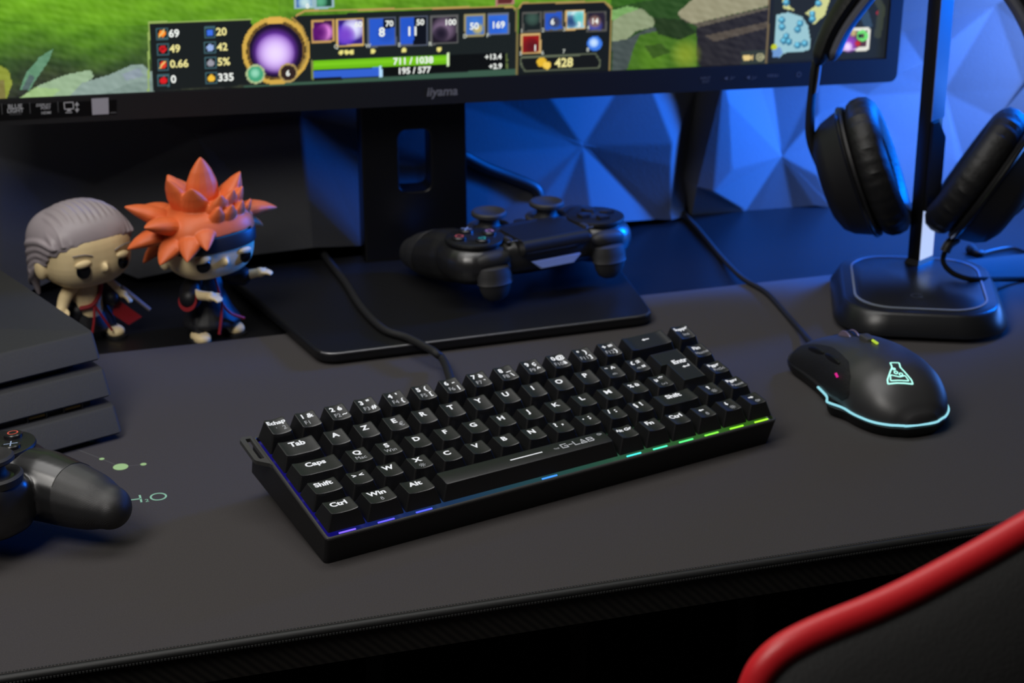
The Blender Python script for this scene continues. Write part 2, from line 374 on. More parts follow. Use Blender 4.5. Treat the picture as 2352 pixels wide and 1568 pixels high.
ROW = {1: (81.0, 94.3, 10.7, 11.5, 76.2), 2: (62.2, 75.3, 8.5, 8.7, 57.15), 3: (42.9, 56.0, 8.2, 7.2, 38.1), 4: (23.8, 35.9, 9.1, 8.0, 19.05), 5: (4.4, 16.5, 9.6, 8.4, 0.0)}
_kc = {}
def cap_surf(wu, row, space=False):
    yF, yB, zF, zB, y0 = ROW[row]; w = wu * U
    def z(x, y):                              # x, y measured from the key's front-left grid corner
        t = (y - (yF - y0)) / (yB - yF); zz = zF + (zB - zF) * t
        if space: return zz - .5 * (2 * t - 1) ** 2 + .3
        hw = (w - 7.6) / 2
        u_ = min(1, abs(x - w / 2) / hw); 
        edge = min(hw, 6.0); k = max(0, (abs(x - w / 2) - (hw - edge)) / edge)
        return zz - .85 * (1 - min(1, k) ** 2)
    return z
def keycap(wu, row, space=False):
    k = (wu, row, space)
    if k in _kc: return _kc[k]
    yF, yB, zF, zB, y0 = ROW[row]; yF -= y0; yB -= y0; w = wu * U; z = cap_surf(wu, row, space); n = 6
    bot = rdense(w - 1.0, U - 1.1, .9, n, w / 2, U / 2)
    tw, th = w - 7.4, yB - yF; cx, cy = w / 2, (yF + yB) / 2
    top = rdense(tw, th, 1.1, n, cx, cy)
    r1 = [[(x, y, 0) for x, y in bot], [(x, y, .8) for x, y in rdense(w - 1.3, U - 1.4, .9, n, w / 2, U / 2)]]
    big = rdense(tw + .5, th + .5, 1.3, n, cx, cy)
    r1.append([(x, y, z(min(max(x, cx - tw / 2), cx + tw / 2), min(max(y, yF), yB)) - .55) for x, y in big])
    r1.append([(cx + (x - cx) * .5 + (X - cx) * .5, cy + (y - cy) * .5 + (Y - cy) * .5, z(x, y) - .12) for (x, y), (X, Y) in zip(top, big)])
    for f in (.96, .88, .78, .66, .54, .42, .3, .18, .08):
        ring = []
        for x, y in top:
            X, Y = cx + (x - cx) * f, cy + (y - cy) * f
            ring.append((X, Y, z(X, Y)))
        r1.append(ring)
    g = loft(r1, False, True)
    _kc[k] = to_mesh('keycap', g); _kc[k].materials.append(m_cap); return _kc[k]
B_ = .035
def put(g, a, b_, s=1): return (g, a, b_)
ARR = {'<': [((2, 0), (-2, 0)), ], }
def icon(kind):
    g = G()
    if kind in 'LRUD':
        g.join(stroke([(1.5, 0), (-.6, 0)], .95)).add([(-1.9, 0, 0), (-.3, 1.25, 0), (-.3, -1.25, 0)], [(0, 2, 1)])
        g.rot('Z', {'L': 0, 'R': 180, 'U': -90, 'D': 90}[kind])
    elif kind == 'back':
        g.join(stroke([(2.4, 0), (-1.4, 0)], .8)).add([(-2.7, 0, 0), (-1.0, 1.2, 0), (-1.0, -1.2, 0)], [(0, 2, 1)])
    elif kind == 'ret':
        g.join(stroke([(2.4, 1.6), (2.4, 0), (-1.4, 0)], .75)).add([(-2.8, 0, 0), (-1.0, 1.2, 0), (-1.0, -1.2, 0)], [(0, 2, 1)])
    elif kind == 'sun':
        g.join(annulus(.55, .85, 14))
        for a in range(8):
            c, s_ = math.cos(a * PI / 4), math.sin(a * PI / 4); g.join(stroke([(1.15 * c, 1.15 * s_), (1.9 * c, 1.9 * s_)], .3))
    elif kind == 'lock':
        g.join(annulus(.6, .95, 14, 0, -.4)); g.join(stroke([(-.55, .3), (-.5, 1.2), (0, 1.5), (.5, 1.2), (.55, .3)], .35))
    elif kind == 'wave':
        g.join(stroke([(1.5 * math.cos(a * PI / 8), 1.3 * math.sin(a * PI / 8)) for a in range(9)], .32)); g.join(stroke([(-.6, -.1), (0, .7), (.6, .1)], .3))
    elif kind == 'ring':
        g.join(annulus(.9, 1.25, 18)); g.join(stroke([(-.3, 0), (.4, 0)], .35)); g.join(stroke([(1.5, -.7), (1.8, 0), (1.5, .7)], .3))
    elif kind == 'cp':
        for s_ in (-1, 1): g.join(stroke([(s_ * (1.0 + .8 * math.cos(a)), 1.1 * math.sin(a)) for a in (-1.2, -.6, 0, .6, 1.2)], .3))
        g.join(annulus(.25, .55, 12))
    elif kind == 'bar': g.join(stroke([(-10.5, 0), (10.5, 0)], .85))
    return g
T = lambda s, x=0.0, y=.5, z=5.5: ('t', s, x, y, z)       # bold
t = lambda s, x=0.0, y=-3.9, z=3.5: ('n', s, x, y - .2, z * 1.18)     # thin
I = lambda k, x=0.0, y=-3.0: ('i', k, x, y, 1)
def two(a, b_, f=None, c=None):
    o = [T(a, -2.3, 1.3, 5.0), T(b_, 2.3, 1.3, 5.0)]
    if f: o.append(t(f, -1.3, -4.0, 3.8))
    if c: o.append(T(c, 3.2, -4.0, 4.4))
    return o
KEYS = []
def row(r, u, spec):
    for wu, leg in spec: KEYS.append((r, u, wu, leg)); u += wu
L1 = lambda s: (1, [T(s)])
row(1, 0, [(1, [T('Echap', 0, 1.8, 4.3), t('`  2', 1.2, -3.6, 3.9)]), (1, two('1', '&', 'F1')), (1, two('2', '\u00e9', 'F2', '~')), (1, two('3', '"', 'F3', '#')), (1, two('4', "'", 'F4', '{')), (1, two('5', '(', 'F5', '[')), (1, two('6', '-', 'F6', '|')), (1, two('7', '\u00e8', 'F7', '`')), (1, two('8', '_', 'F8', '\\')), (1, two('9', '\u00e7', 'F9', '^')), (1, two('0', '@', 'F10', '\u00e0')), (1, two('\u00b0', ')', 'F11', ']')), (1, two('+', '=', 'F12', '}')), (2, [I('back', 0, 1.5)]), (1, [T('Suppr', 0, 2.2, 3.8), t('Ins', .8, -3.4, 3.3)])])
row(2, 0, [(1.5, [T('Tab', 0, 1.0, 5.6)])] + [L1(c) for c in 'AZ'] + [(1, [T('E'), ('n', '\u20ac', 3.0, -3.6, 5.0)])] + [L1(c) for c in 'RTYUIOP'] + [(1, [T('\u00a8', -2.2, .8, 5.4), T('^', 2.2, .8, 5.6), I('wave', 0, -3.4)]), (1, [T('\u00a3', -2.4, 1.4, 4.8), T('$', 2.2, 1.4, 4.8), I('wave', -.6, -3.4), T('\u00a4', 3.0, -3.6, 4.0)])])
row(2, 15, [(1, [T('Fin', -.3, 1.7, 4.2), t('Home', .6, -3.2, 3.2)])])
row(3, 0, [(1.75, [T('Caps', 0, 1.0, 5.5)]), (1, [T('Q', 0, 1.3), t('Mac', 0, -3.6, 3.6)]), (1, [T('S', 0, 1.3), t('Win', 0, -3.6, 3.6)])] + [L1(c) for c in 'DFGHJKLM'] + [(1, [T('%', -1.9, .9, 4.6), T('\u00f9', 2.5, .9, 4.8)]), (1, [T('\u00b5', -2.2, .9, 4.8), T('*', 2.3, .2, 6.5), I('cp', .6, -3.3)])])
row(3, 15, [(1, [T('Pgpr', -.3, 1.8, 4.0), t('PrtSc', .7, -3.0, 3.2)])])
row(4, 0, [(1.25, [T('Shift', 0, .8, 5.4)]), (1, [T('> <', 0, .8, 4.4)]), L1('W'), (1, [T('X', 0, 1.1), I('sun', .2, -3.0)])] + [L1(c) for c in 'CVBN'] + [(1, [T('?', -2.2, .8, 5.6), T(',', 2.2, 1.6, 5.6)]), (1, [T('.', -2.2, 1.4, 5.6), T(';', 2.2, .8, 5.6)]), (1, [T('/', -2.2, .8, 5.6), T(':', 2.2, .8, 5.6)]), (1, [T('\u00a7', -2.2, .8, 5.0), T('!', 2.2, .8, 5.6)]), (1.75, [T('Shift', 0, 1.0, 5.4)]), (1, [I('U', 0, 2.2), I('sun', 1.4, -2.6)]), (1, [T('Pgsv', -.3, 1.9, 4.0), t('Pause', .6, -3.0, 3.2)])])
row(5, 0, [(1.25, [T('Ctrl', 0, .7, 5.5)]), (1.25, [T('Win', 0, 1.2, 5.4), I('lock', .6, -2.9)]), (1.25, [T('Alt', 0, .7, 5.5)]), (6.25, [I('bar', 0, 0), I('ring', 52, 3.2)]), (1, [T('Alt Gr', 0, 1.2, 3.6)]), (1, [T('Fn', 0, 1.0, 5.2)]), (1, [T('Ctrl', 0, 1.0, 4.9)]), (1, [I('L', 0, 2.2), I('lock', 1.4, -2.6)]), (1, [I('D', 0, 2.2), I('sun', 1.4, -2.6)]), (1, [I('R', 0, 2.2), I('ring', 1.4, -2.6)])])
def legend_parts(legs, cx, cy, zf, ko, par):
    gs = {True: G(), False: G()}
    for kd, s_, x, y, sz in legs:
        g = icon(s_) if kd == 'i' else text(s_, sz, .035 if kd == 't' else .0).scale(1.12 if kd == 't' else 1.0, 1, 1)
        main = kd == 't' or (kd == 'i' and s_ in ('L', 'R', 'U', 'D', 'back', 'ret', 'bar'))
        gs[main].join(g.move(cx + x, cy + y, 0))
    for mn, g in gs.items():
        if g.v:
            g.tf(lambda a, b_, c: (a + ko[0], b_ + ko[1], zf(a, b_) + .10))
            part('legend', kg(g), m_leg if mn else m_leg2, par, smooth=False)
for r, u, wu, leg in KEYS:
    sp = wu > 5
    me = keycap(wu, r, sp); y0 = ROW[r][4]
    o = part('spacebar' if sp else 'keycap', me, m_cap, kb)
    off = Vector((u * U, y0, 0)) - Vector(KD); o.location = off * S
    cy = (ROW[r][0] + ROW[r][1]) / 2 - y0
    class _Z: pass
    gs = G()
    # legends are written in the key's own frame
    sub = {True: G(), False: G()}
    zf = cap_surf(wu, r, sp)
    for kd, s_, x, y, sz in leg:
        g = icon(s_) if kd == 'i' else text(s_, sz, .035 if kd == 't' else 0.0).scale(1.12 if kd == 't' else 1.0, 1, 1)
        sub[kd == 't' or (kd == 'i' and s_ in ('L', 'R', 'U', 'D', 'back', 'ret', 'bar'))].join(g.move(wu * U / 2 + x, cy + y, 0))
    if sp:
        g = text('THE', 2.0, 0).move(wu * U / 2 + 20.5, cy - 1.0, 0)
        x = wu * U / 2 + 24
        def seg(pts, cl=False): return stroke([(x + a, cy - 1.6 + b_) for a, b_ in pts], .75, cl)
        g.join(seg([(4, 4), (.3, 4), (.3, .3), (4, .3), (4, 2.1), (2.3, 2.1)])); g.join(seg([(5.4, 2.1), (7.6, 2.1)]))
        g.join(seg([(9, 4.2), (9, .3), (12, .3)])); g.join(seg([(13.2, .2), (15.1, 4.2), (17, .2)], True)); g.join(seg([(14.4, 1.6), (15.9, 1.6)]))
        g.join(seg([(18.4, .3), (18.4, 4), (21.6, 4), (22, 3), (21.4, 2.2), (18.6, 2.2)])); g.join(seg([(21.4, 2.2), (22.2, 1.3), (21.6, .3), (18.4, .3)]))
        sub[False].join(g)
    for mn, g in sub.items():
        if g.v: part('legend', g.tf(lambda a, b_, c: (a, b_, zf(a, b_) + .07)), m_leg if mn else m_leg2, o, smooth=False)
# tall reversed-L return key
def lshape(xl1, xl2, xr, yf, ym, yb): return [(xr, yb), (xl1, yb), (xl1, ym), (xl2, ym), (xl2, yf), (xr, yf)]
X1, X2, XR = 13.5 * U, 13.75 * U, 15 * U
rgs = [[(x, y, z) for x, y in lshape(X1 + .5, X2 + .5, XR - .5, 38.7, 57.7, 75.7)] for z in (0, .8)]
tp = lshape(X1 + 4, X2 + 4, XR - 3.8, 43.0, 62.0, 75.0)
rgs.append([(x + (.25 if i in (0, 5) else -.25), y + (.25 if i < 2 else -.25), 8.0) for i, (x, y) in enumerate(tp)])
rgs.append([(x, y, 8.45) for x, y in tp]); 
ic = [(x + (-.8 if i in (0, 5) else .8), y + (-.8 if i < 2 else .8), 8.3) for i, (x, y) in enumerate(tp)]
rgs.append(ic)
en = part('keycap', kg(loft(rgs, False, True)), m_cap, kb, smooth=False, label='tall reversed-L return keycap')
g = text('Entr', 5.6, .035).scale(1.12, 1, 1).move(14.45 * U, 60.6, 8.52); g.join(icon('ret').move(14.5 * U, 56.2, 8.52))
part('legend', kg(g), m_leg, en, smooth=False)
# light bars glimpsed along the front under the bottom row
gr = [(0, (120, 90, 255)), (1.25, (95, 85, 255)), (2.5, (80, 90, 255)), (6.9, (60, 140, 255)), (10, (70, 235, 225)), (11, (75, 245, 190)), (12, (85, 250, 130)), (13, (130, 250, 70)), (14, (150, 252, 50)), (15, (170, 252, 50))]
for u, c in gr:
    w = 1.25 if u < 3.75 else 1
    xa = (u + w * .30) * U
    part('light_bar', kg(box(xa + 4.6, -.25, -1.3, 10.2, .8, .5)), emat('backlight_glow', c, 1.5), kb, label='glowing backlight bar at the front edge')
# braided cable leaving the back edge, over the monitor foot
m_cable = mat('black_braided_cable', (26, 26, 27), .6, nscale=2500, nvar=.5, bump=.4, bscale=2500)
pts = [(1054, 872, 12), (1046, 860, 11), (1022, 834, 9), (1000, 810, 11.5), (975, 795, 11.9), (935, 775, 11.9), (880, 755, 11.9), (830, 705, 11.9), (795, 650, 11.9), (760, 606, 11.9), (735, 572, 11.9), (716, 548, 11)]
P = [KB @ (np.array([143.0, 94.0, -14.0]) - KD), KB @ (np.array([140.0, 104.0, -15.0]) - KD)] + [atz(*p) for p in pts[2:]] + [np.array([99, 560, 3.0])]
cb = part('cable', tube(P, 2.8, 12, 8), m_cable, kb); cb.matrix_local = kb.matrix_world.inverted()
# ------------------------------------------------------------------ monitor
m_bez = mat('black_bezel_plastic', (17, 17, 18), .62, nscale=300, bump=.05)
m_base = mat('black_stand_metal', (22, 22, 23), .4, nscale=700, bump=.12, bscale=2200)
m_col = mat('black_column_plastic', (16, 16, 17), .33, nscale=300, bump=.05)
BZ = 9.0
mo = thing('monitor', 'wide black monitor showing a green fantasy game with a dark status bar', 'monitor', (185, 400, 0))
def mg(g): return g.move(-185, -400, 0)
fl_, fr_ = atz(712, 826, BZ), atz(1503, 726, BZ)
fl_, fr_ = fl_[:2] + np.array([9, 6]), fr_[:2] + np.array([2, 4])
ll, lr_ = atz(560, 662, BZ)[:2], atz(1437, 630, BZ)[:2]
dl = (ll - fl_) / (ll - fl_)[1]; dr = (lr_ - fr_) / (lr_ - fr_)[1]
bl = fl_ + dl * (476 - fl_[1]); br = fr_ + dr * (480 - fr_[1])
def roundpoly(P, r, n=6):
    o = []; m = len(P)
    for i in range(m):
        p, a, b_ = np.array(P[i]), np.array(P[i - 1]), np.array(P[(i + 1) % m])
        d0 = (a - p) / np.linalg.norm(a - p); d1 = (b_ - p) / np.linalg.norm(b_ - p)
        for k in range(n + 1):
            t_ = k / n; q0 = p + d0 * r * (1 - t_); q1 = p + d1 * r * t_; o.append(tuple(q0 * (1 - t_) + q1 * t_))
    return o
out = roundpoly([fl_, fr_, br, bl], 14)
part('stand_base', mg(prism(out, 1.2, BZ)), m_base, mo, bevel=2.4, segs=5)
cxy = (np.array(fl_) + np.array(fr_)) / 2 + np.array([0, 60])
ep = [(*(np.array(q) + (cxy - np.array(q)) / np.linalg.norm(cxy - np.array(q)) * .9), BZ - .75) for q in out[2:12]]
part('base_edge_highlight', mg(tube(ep, .9, 10, 0)), mat('pale_highlight_metal', (128, 128, 130), .38, metal=.85), mo, label='painted highlight along the front edge of the monitor foot')  # pale tube added to draw a highlight along the front edge
part('base_gasket', mg(prism(roundpoly([fl_ + 4, fr_ + np.array([-4, 4]), br + (fr_ - br) * .5 + np.array([-4, 0]), bl + (fl_ - bl) * .5 + np.array([4, 0])], 12), 0, 1.4)), m_bez, mo)
# frames of the column and of the screen
cbp = atz(839, 602, BZ); cy_ = math.radians(-4.0)
cu, cn = np.array([math.cos(cy_), math.sin(cy_), 0]), np.array([math.sin(cy_), -math.cos(cy_), 0])
def c_uv(x, y): q = onpl(x, y, cbp, cn) - cbp; return (q @ cu, q[2])
hx0, hz1 = c_uv(915, 300); hx1, hz0 = c_uv(990, 437)
cw = c_uv(1072, 400)[0]
cu2 = bpy.data.curves.new('t', 'CURVE'); cu2.dimensions = '2D'; cu2.fill_mode = 'BOTH'; cu2.extrude = 11 * S; cu2.bevel_depth = 1.6 * S; cu2.bevel_resolution = 3; cu2.offset = -1.6 * S
for pts in ([(0, 0), (cw, 0), (cw, 330), (0, 330)], rring(hx1 - hx0, hz1 - hz0, 6, 6, (hx0 + hx1) / 2, (hz0 + hz1) / 2)):
    s_ = cu2.splines.new('POLY'); s_.points.add(len(pts) - 1); s_.use_cyclic_u = True
    for p, q in zip(s_.points, pts): p.co = (q[0] * S, q[1] * S, 0, 1)
o = bpy.data.objects.new('t', cu2); COL.objects.link(o); dgp = bpy.context.evaluated_depsgraph_get(); dgp.update()
me = bpy.data.meshes.new_from_object(o.evaluated_get(dgp)); bpy.data.objects.remove(o)
oo = cbp - cn * 12 - np.array([185, 400, 0])
for v in me.vertices:
    q = oo + cu * v.co.x * 1000 + np.array([0, 0, 1]) * v.co.y * 1000 + cn * v.co.z * 1000; v.co = Vector(q * S)
part('stand_column', me, m_col, mo)
sy, srl = math.radians(-2.22), math.radians(-1.0)
su = np.array([math.cos(sy) * math.cos(srl), math.sin(sy) * math.cos(srl), math.sin(srl)]); sn = np.array([math.sin(sy), -math.cos(sy), 0]); sv = np.cross(su, sn) * -1
sv = np.cross(sn, su); sv = sv if sv[2] > 0 else -sv
SP = cbp + np.array([0, -36, 0])
so = onpl(1015, 215, SP, sn)                       # middle of the lower bezel
def s_uv(x, y): q = onpl(x, y, SP, sn) - so; return np.array([q @ su, q @ sv])
def s_w(u, v, d=0): return so + su * u + sv * v + sn * d - np.array([185, 400, 0])
def sg(g): return g.basis(s_w(0, 0), su, sv, sn)
vb = s_uv(1015, 240)[1]; vs0 = s_uv(1015, 181)[1]
ur = s_uv(2034, 137)[0]; uR = s_uv(2062, 170)[0]; vsr = s_uv(2000, 139)[1]
HW, HH = ur, ur * 2 * 9 / 16
UB = uR
# bezel: frame with a shallow step, rear shell
bo = rring(2 * UB, HH + (vs0 - vb) + 12, 6, 5, 0, vb + (HH + (vs0 - vb) + 12) / 2)
bi = rring(2 * HW + 1, HH + 1, .6, 5, 0, vs0 + HH / 2)
fr = loft([[(x, y, -16) for x, y in bo], [(x, y, -1.5) for x, y in bo], [(x * .9985, vb + (y - vb) * .998 + .3, 0) for x, y in bo], [(x, y, 0) for x, y in bi], [(x, y, -1.6) for x, y in bi]], False, False)
bz = part('bezel', sg(fr), m_bez, mo)
part('back_shell', sg(loft([[(x, y, -16) for x, y in bo], [(x * .9, vb + (y - vb) * .92 + 8, -24) for x, y in bo], [(x * .45, HH / 2 + (y - HH / 2) * .6, -30) for x, y in bo]], False, True)), m_bez, mo)
part('mount_arm', mg(G().join(box(0, 0, 0, 60, 22, 80)).basis(cbp - cn * 6 + cu * 40 + np.array([0, 0, 290]), cu, -cn, [0, 0, 1])), m_col, mo)
# the picture on the screen: a fine colour grid
us = np.arange(-HW, HW + .1, .85); vs_ = np.concatenate([np.arange(0, 96, .85), np.linspace(97, HH, 24)]) + vs0
UU, VV = np.meshgrid(us, vs_); nU, nV = len(us), len(vs_)
W3 = so + UU[..., None] * su + VV[..., None] * sv - sn * 1.4
px = proj(W3); X, Y = px[..., 0], px[..., 1]
rng = np.random.default_rng(3)
def noise(sx, sy, amp, seed):
    r = np.random.default_rng(seed); o = np.zeros_like(X)
    for k in range(6):
        a, ph = r.uniform(0, 2 * PI), r.uniform(0, 2 * PI); f_ = r.uniform(.6, 2.2)
        o += np.sin((X / sx * math.cos(a) + Y / sy * math.sin(a)) * f_ * 2 * PI + ph)
    return o * amp / 2.4
pic = np.zeros((nV, nU, 3))
ys = np.array([-60, 0, 60, 100, 140, 180, 230]); gr_ = np.array([[104, 165, 34], [104, 158, 34], [88, 138, 34], [72, 110, 38], [58, 82, 42], [46, 52, 42], [44, 46, 42]], float)
yy = Y + (X - 350) * .045 + noise(420, 160, 16, 1)
for c in range(3): pic[..., c] = np.interp(yy, ys, gr_[:, c])
pic += (noise(150, 60, 9, 2) + noise(40, 30, 4, 9))[..., None] * np.array([.8, 1, .3])
def poly(P, c, a=1.0):
    P = np.array(P, float); ins = np.zeros(X.shape, bool); j = len(P) - 1
    for i in range(len(P)):
        (xi, yi), (xj, yj) = P[i], P[j]
        if yi != yj: ins ^= ((yi > Y) != (yj > Y)) & (X < (xj - xi) * (Y - yi) / (yj - yi) + xi)
        j = i
    pic[ins] = pic[ins] * (1 - a) + np.array(c) * a
def line(P, w, c):
    for (x0_, y0_), (x1_, y1_) in zip(P[:-1], P[1:]):
        d = np.array([x1_ - x0_, y1_ - y0_], float); L2 = d @ d; t_ = np.clip(((X - x0_) * d[0] + (Y - y0_) * d[1]) / L2, 0, 1)
        m_ = (X - x0_ - t_ * d[0]) ** 2 + (Y - y0_ - t_ * d[1]) ** 2 < (w / 2) ** 2; pic[m_] = c
def circ(cx, cy, r, c, r0=0, a=1.0):
    q = (X - cx) ** 2 + (Y - cy) ** 2; m_ = (q < r * r) & (q >= r0 * r0); pic[m_] = pic[m_] * (1 - a) + np.array(c) * a
def glow(cx, cy, r, c, k=1.0):
    q = np.clip(1 - ((X - cx) ** 2 + (Y - cy) ** 2) / r ** 2, 0, 1)[..., None] ** k; pic[:] = pic * (1 - q) + np.array(c) * q
# meadow, rocks and leaves to the left
poly([(0, 0), (640, 0), (640, 30), (300, 60), (0, 48)], (112, 168, 36), .35)
poly([(40, 228), (90, 196), (150, 172), (208, 160), (216, 176), (180, 205), (150, 230)], (150, 176, 142)); poly([(40, 228), (80, 200), (140, 205), (110, 230)], (160, 195, 120), .6)
poly([(150, 230), (190, 190), (250, 172), (300, 150), (325, 147), (352, 168), (356, 225)], (138, 158, 150)); poly([(210, 228), (300, 190), (356, 185), (356, 228)], (120, 140, 132), .7); poly([(280, 170), (320, 155), (330, 175), (290, 185)], (140, 150, 168), .7)
poly([(45, 205), (62, 165), (92, 130), (123, 112), (110, 143), (98, 160), (78, 190), (68, 208)], (98, 142, 112)); poly([(50, 205), (68, 170), (80, 178), (66, 206)], (80, 92, 98), .8)
poly([(-80, 150), (2, 150), (20, 163), (28, 192), (14, 230), (-80, 230)], (140, 150, 58)); poly([(-80, 185), (10, 185), (14, 230), (-80, 230)], (120, 105, 70), .7)
# rocks to the right
poly([(1404, 0), (2100, -20), (2100, 150), (1404, 165)], (44, 74, 30)); poly([(1404, 20), (1470, 4), (1700, -30), (1404, -40)], (52, 96, 28))
poly([(1406, 26), (1440, 14), (1478, 22), (1505, 48), (1500, 62), (1460, 72), (1440, 90), (1406, 95)], (140, 152, 118)); poly([(1406, 24), (1440, 14), (1470, 20), (1430, 34), (1406, 50)], (120, 165, 96))
poly([(1406, 95), (1440, 90), (1470, 74), (1500, 62), (1520, 60), (1470, 120), (1440, 160), (1406, 165)], (70, 80, 78))
poly([(1556, 30), (1600, -10), (1770, -40), (1770, 12), (1590, 55), (1570, 48)], (150, 146, 118)); poly([(1556, 36), (1570, 48), (1590, 55), (1770, 14), (1770, 60), (1640, 95), (1600, 60)], (92, 86, 74))
poly([(1600, 64), (1770, 20), (1770, 145), (1610, 155), (1590, 120)], (42, 40, 42)); poly([(1620, 82), (1770, 48), (1770, 62), (1640, 96)], (84, 76, 66))
poly([(1470, 80), (1560, 60), (1600, 75), (1600, 155), (1440, 162), (1455, 110)], (70, 110, 30)); poly([(1500, 40), (1570, 45), (1600, 75), (1560, 92), (1510, 78)], (38, 56, 26)); glow(1575, 125, 40, (128, 150, 42), 1.2); glow(1500, 135, 40, (84, 128, 30), 1.0); poly([(1480, 105), (1520, 100), (1540, 120), (1500, 135)], (52, 78, 26), .8)
pic += noise(34, 20, 5, 5)[..., None]
def fq(P): return P
D0 = (26, 32, 32)
# statistics box
poly([(342, 52), (576, 46), (590, 110), (640, 190), (352, 209)], (24, 29, 30)); line([(341, 209), (342, 52), (577, 45)], 4, (150, 175, 95))
# main bar
poly([(676, 36), (1182, 14), (1190, 164), (600, 196), (620, 180)], D0); poly([(560, 197), (1190, 157), (1190, 175), (560, 203)], (58, 88, 72)); line([(680, 36), (700, 25), (1176, 15), (1186, 24)], 4, (178, 150, 84)); line([(1187, 20), (1187, 170)], 5, (120, 108, 66))
# items box
poly([(1192, 16), (1200, 8), (1392, 4), (1404, 18), (1400, 163), (1190, 173)], (22, 27, 28)); line([(1192, 18), (1200, 7), (1390, 4), (1404, 18), (1400, 163)], 4, (165, 140, 82)); poly([(1197, 130), (1370, 122), (1378, 138), (1376, 158), (1205, 166), (1197, 150)], (20, 22, 22)); line([(1197, 150), (1197, 132), (1368, 124), (1378, 140), (1376, 156), (1207, 164), (1197, 150)], 3, (96, 104, 84))
circ(1244, 143, 11, (225, 180, 50)); circ(1256, 150, 9, (240, 200, 80))
# round portrait frame: a plain violet glow
circ(634, 116, 78, (26, 26, 24)); circ(634, 116, 78, (206, 166, 74), 68); circ(634, 116, 66, (110, 84, 40), 62); circ(634, 116, 61, (28, 16, 44)); glow(632, 118, 56, (150, 70, 235), .8); glow(632, 122, 46, (235, 215, 255), .7)
line([(672, 42), (694, 62), (706, 95), (704, 130), (690, 158)], 5, (168, 138, 70)); poly([(612, 42), (652, 40), (648, 54), (616, 56)], (220, 175, 80))
circ(587, 170, 22, (176, 190, 140)); circ(587, 170, 18, (70, 160, 120)); glow(586, 168, 12, (150, 215, 185), .7); circ(662, 167, 22, (176, 150, 92)); circ(662, 167, 18, (48, 34, 32))
# ability icons
def icon4(x, y, w, h, edge, cols):
    poly([(x - 2, y - 2), (x + w + 2, y - 4), (x + w + 3, y + h), (x - 1, y + h + 3)], edge); poly([(x + 2, y + 2), (x + w - 2, y), (x + w - 1, y + h - 4), (x + 3, y + h - 1)], cols[0])
    r = np.random.default_rng(int(x))
    m_ = (X > x + 2) & (X < x + w - 2) & (Y > y + 1) & (Y < y + h - 2); keep = pic.copy()
    for c in cols[1:]: glow(x + r.uniform(.25, .75) * w, y + r.uniform(.25, .75) * h, w * r.uniform(.28, .5), c, .6)
    pic[~m_] = keep[~m_]
icon4(717, 48, 48, 48, (190, 150, 90), [(60, 14, 70), (200, 60, 190), (240, 150, 235), (90, 20, 110)]); icon4(774, 45, 60, 60, (205, 170, 95), [(50, 30, 120), (90, 60, 220), (225, 225, 255), (120, 70, 200)])
icon4(846, 42, 62, 64, (84, 92, 110), [(40, 88, 200), (36, 78, 180)]); poly([(880, 42), (906, 41), (907, 62), (880, 68)], (14, 18, 34)); icon4(918, 40, 62, 64, (84, 92, 110), [(40, 88, 205), (36, 84, 195)]); poly([(950, 40), (979, 39), (979, 102), (950, 103)], (12, 16, 26))
icon4(990, 38, 60, 62, (92, 92, 92), [(30, 24, 36), (90, 76, 100), (120, 100, 125), (30, 24, 40)]); icon4(1068, 36, 44, 46, (150, 140, 100), [(60, 110, 190), (205, 180, 100), (60, 120, 210)]); icon4(1121, 33, 46, 46, (100, 110, 130), [(48, 106, 215), (44, 96, 205)])
for x, n_ in ((784, 3), (856, 1), (928, 1), (1009, 1)):
    for k in range(n_): circ(x + k * 12, 120 - (x - 784) * .03, 5.5, (232, 222, 130))
poly([(714, 140), (1160, 120), (1164, 160), (716, 181)], (10, 12, 12)); poly([(716, 139), (1028, 125), (1029, 148), (717, 161)], (108, 184, 22)); poly([(720, 146), (1028, 132), (1028, 140), (720, 152)], (128, 206, 32), .7); line([(1029, 124), (1030, 149)], 6, (220, 245, 190)); poly([(717, 163), (873, 155), (874, 174), (718, 180)], (50, 96, 205)); line([(874, 153), (875, 175)], 6, (180, 220, 250)); line([(716, 140), (718, 181)], 5, (120, 130, 70))
line([(1163, 124), (1164, 140)], 4, (96, 112, 60)); line([(1164, 146), (1165, 158)], 4, (96, 112, 60))
# items
for x, y, c in ((1200, 30, [(26, 34, 34), (60, 86, 76)]), (1250, 28, [(40, 84, 190), (50, 110, 220), (60, 60, 80)]), (1300, 25, [(150, 200, 215), (230, 250, 250), (40, 70, 120), (90, 190, 190)]), (1349, 29, [(40, 34, 50), (70, 80, 180), (150, 110, 90)]), (1198, 80, [(150, 24, 24), (200, 40, 36), (90, 20, 26)])):
    icon4(x, y, 42, 42, (205, 170, 110) if x in (1300, 1198) else (84, 84, 80), c)
circ(1366, 100, 17, (60, 120, 225)); glow(1364, 98, 12, (200, 225, 255), .6)
for x, y in ((678, 0), (724, 0)): icon4(x, y - 30, 40, 48, (150, 180, 190), [(30, 80, 160), (60, 140, 210), (190, 220, 220)] if x < 700 else [(24, 70, 50), (90, 170, 130)])
icon4(1140, -36, 38, 46, (170, 120, 110), [(90, 40, 40), (190, 150, 140)])
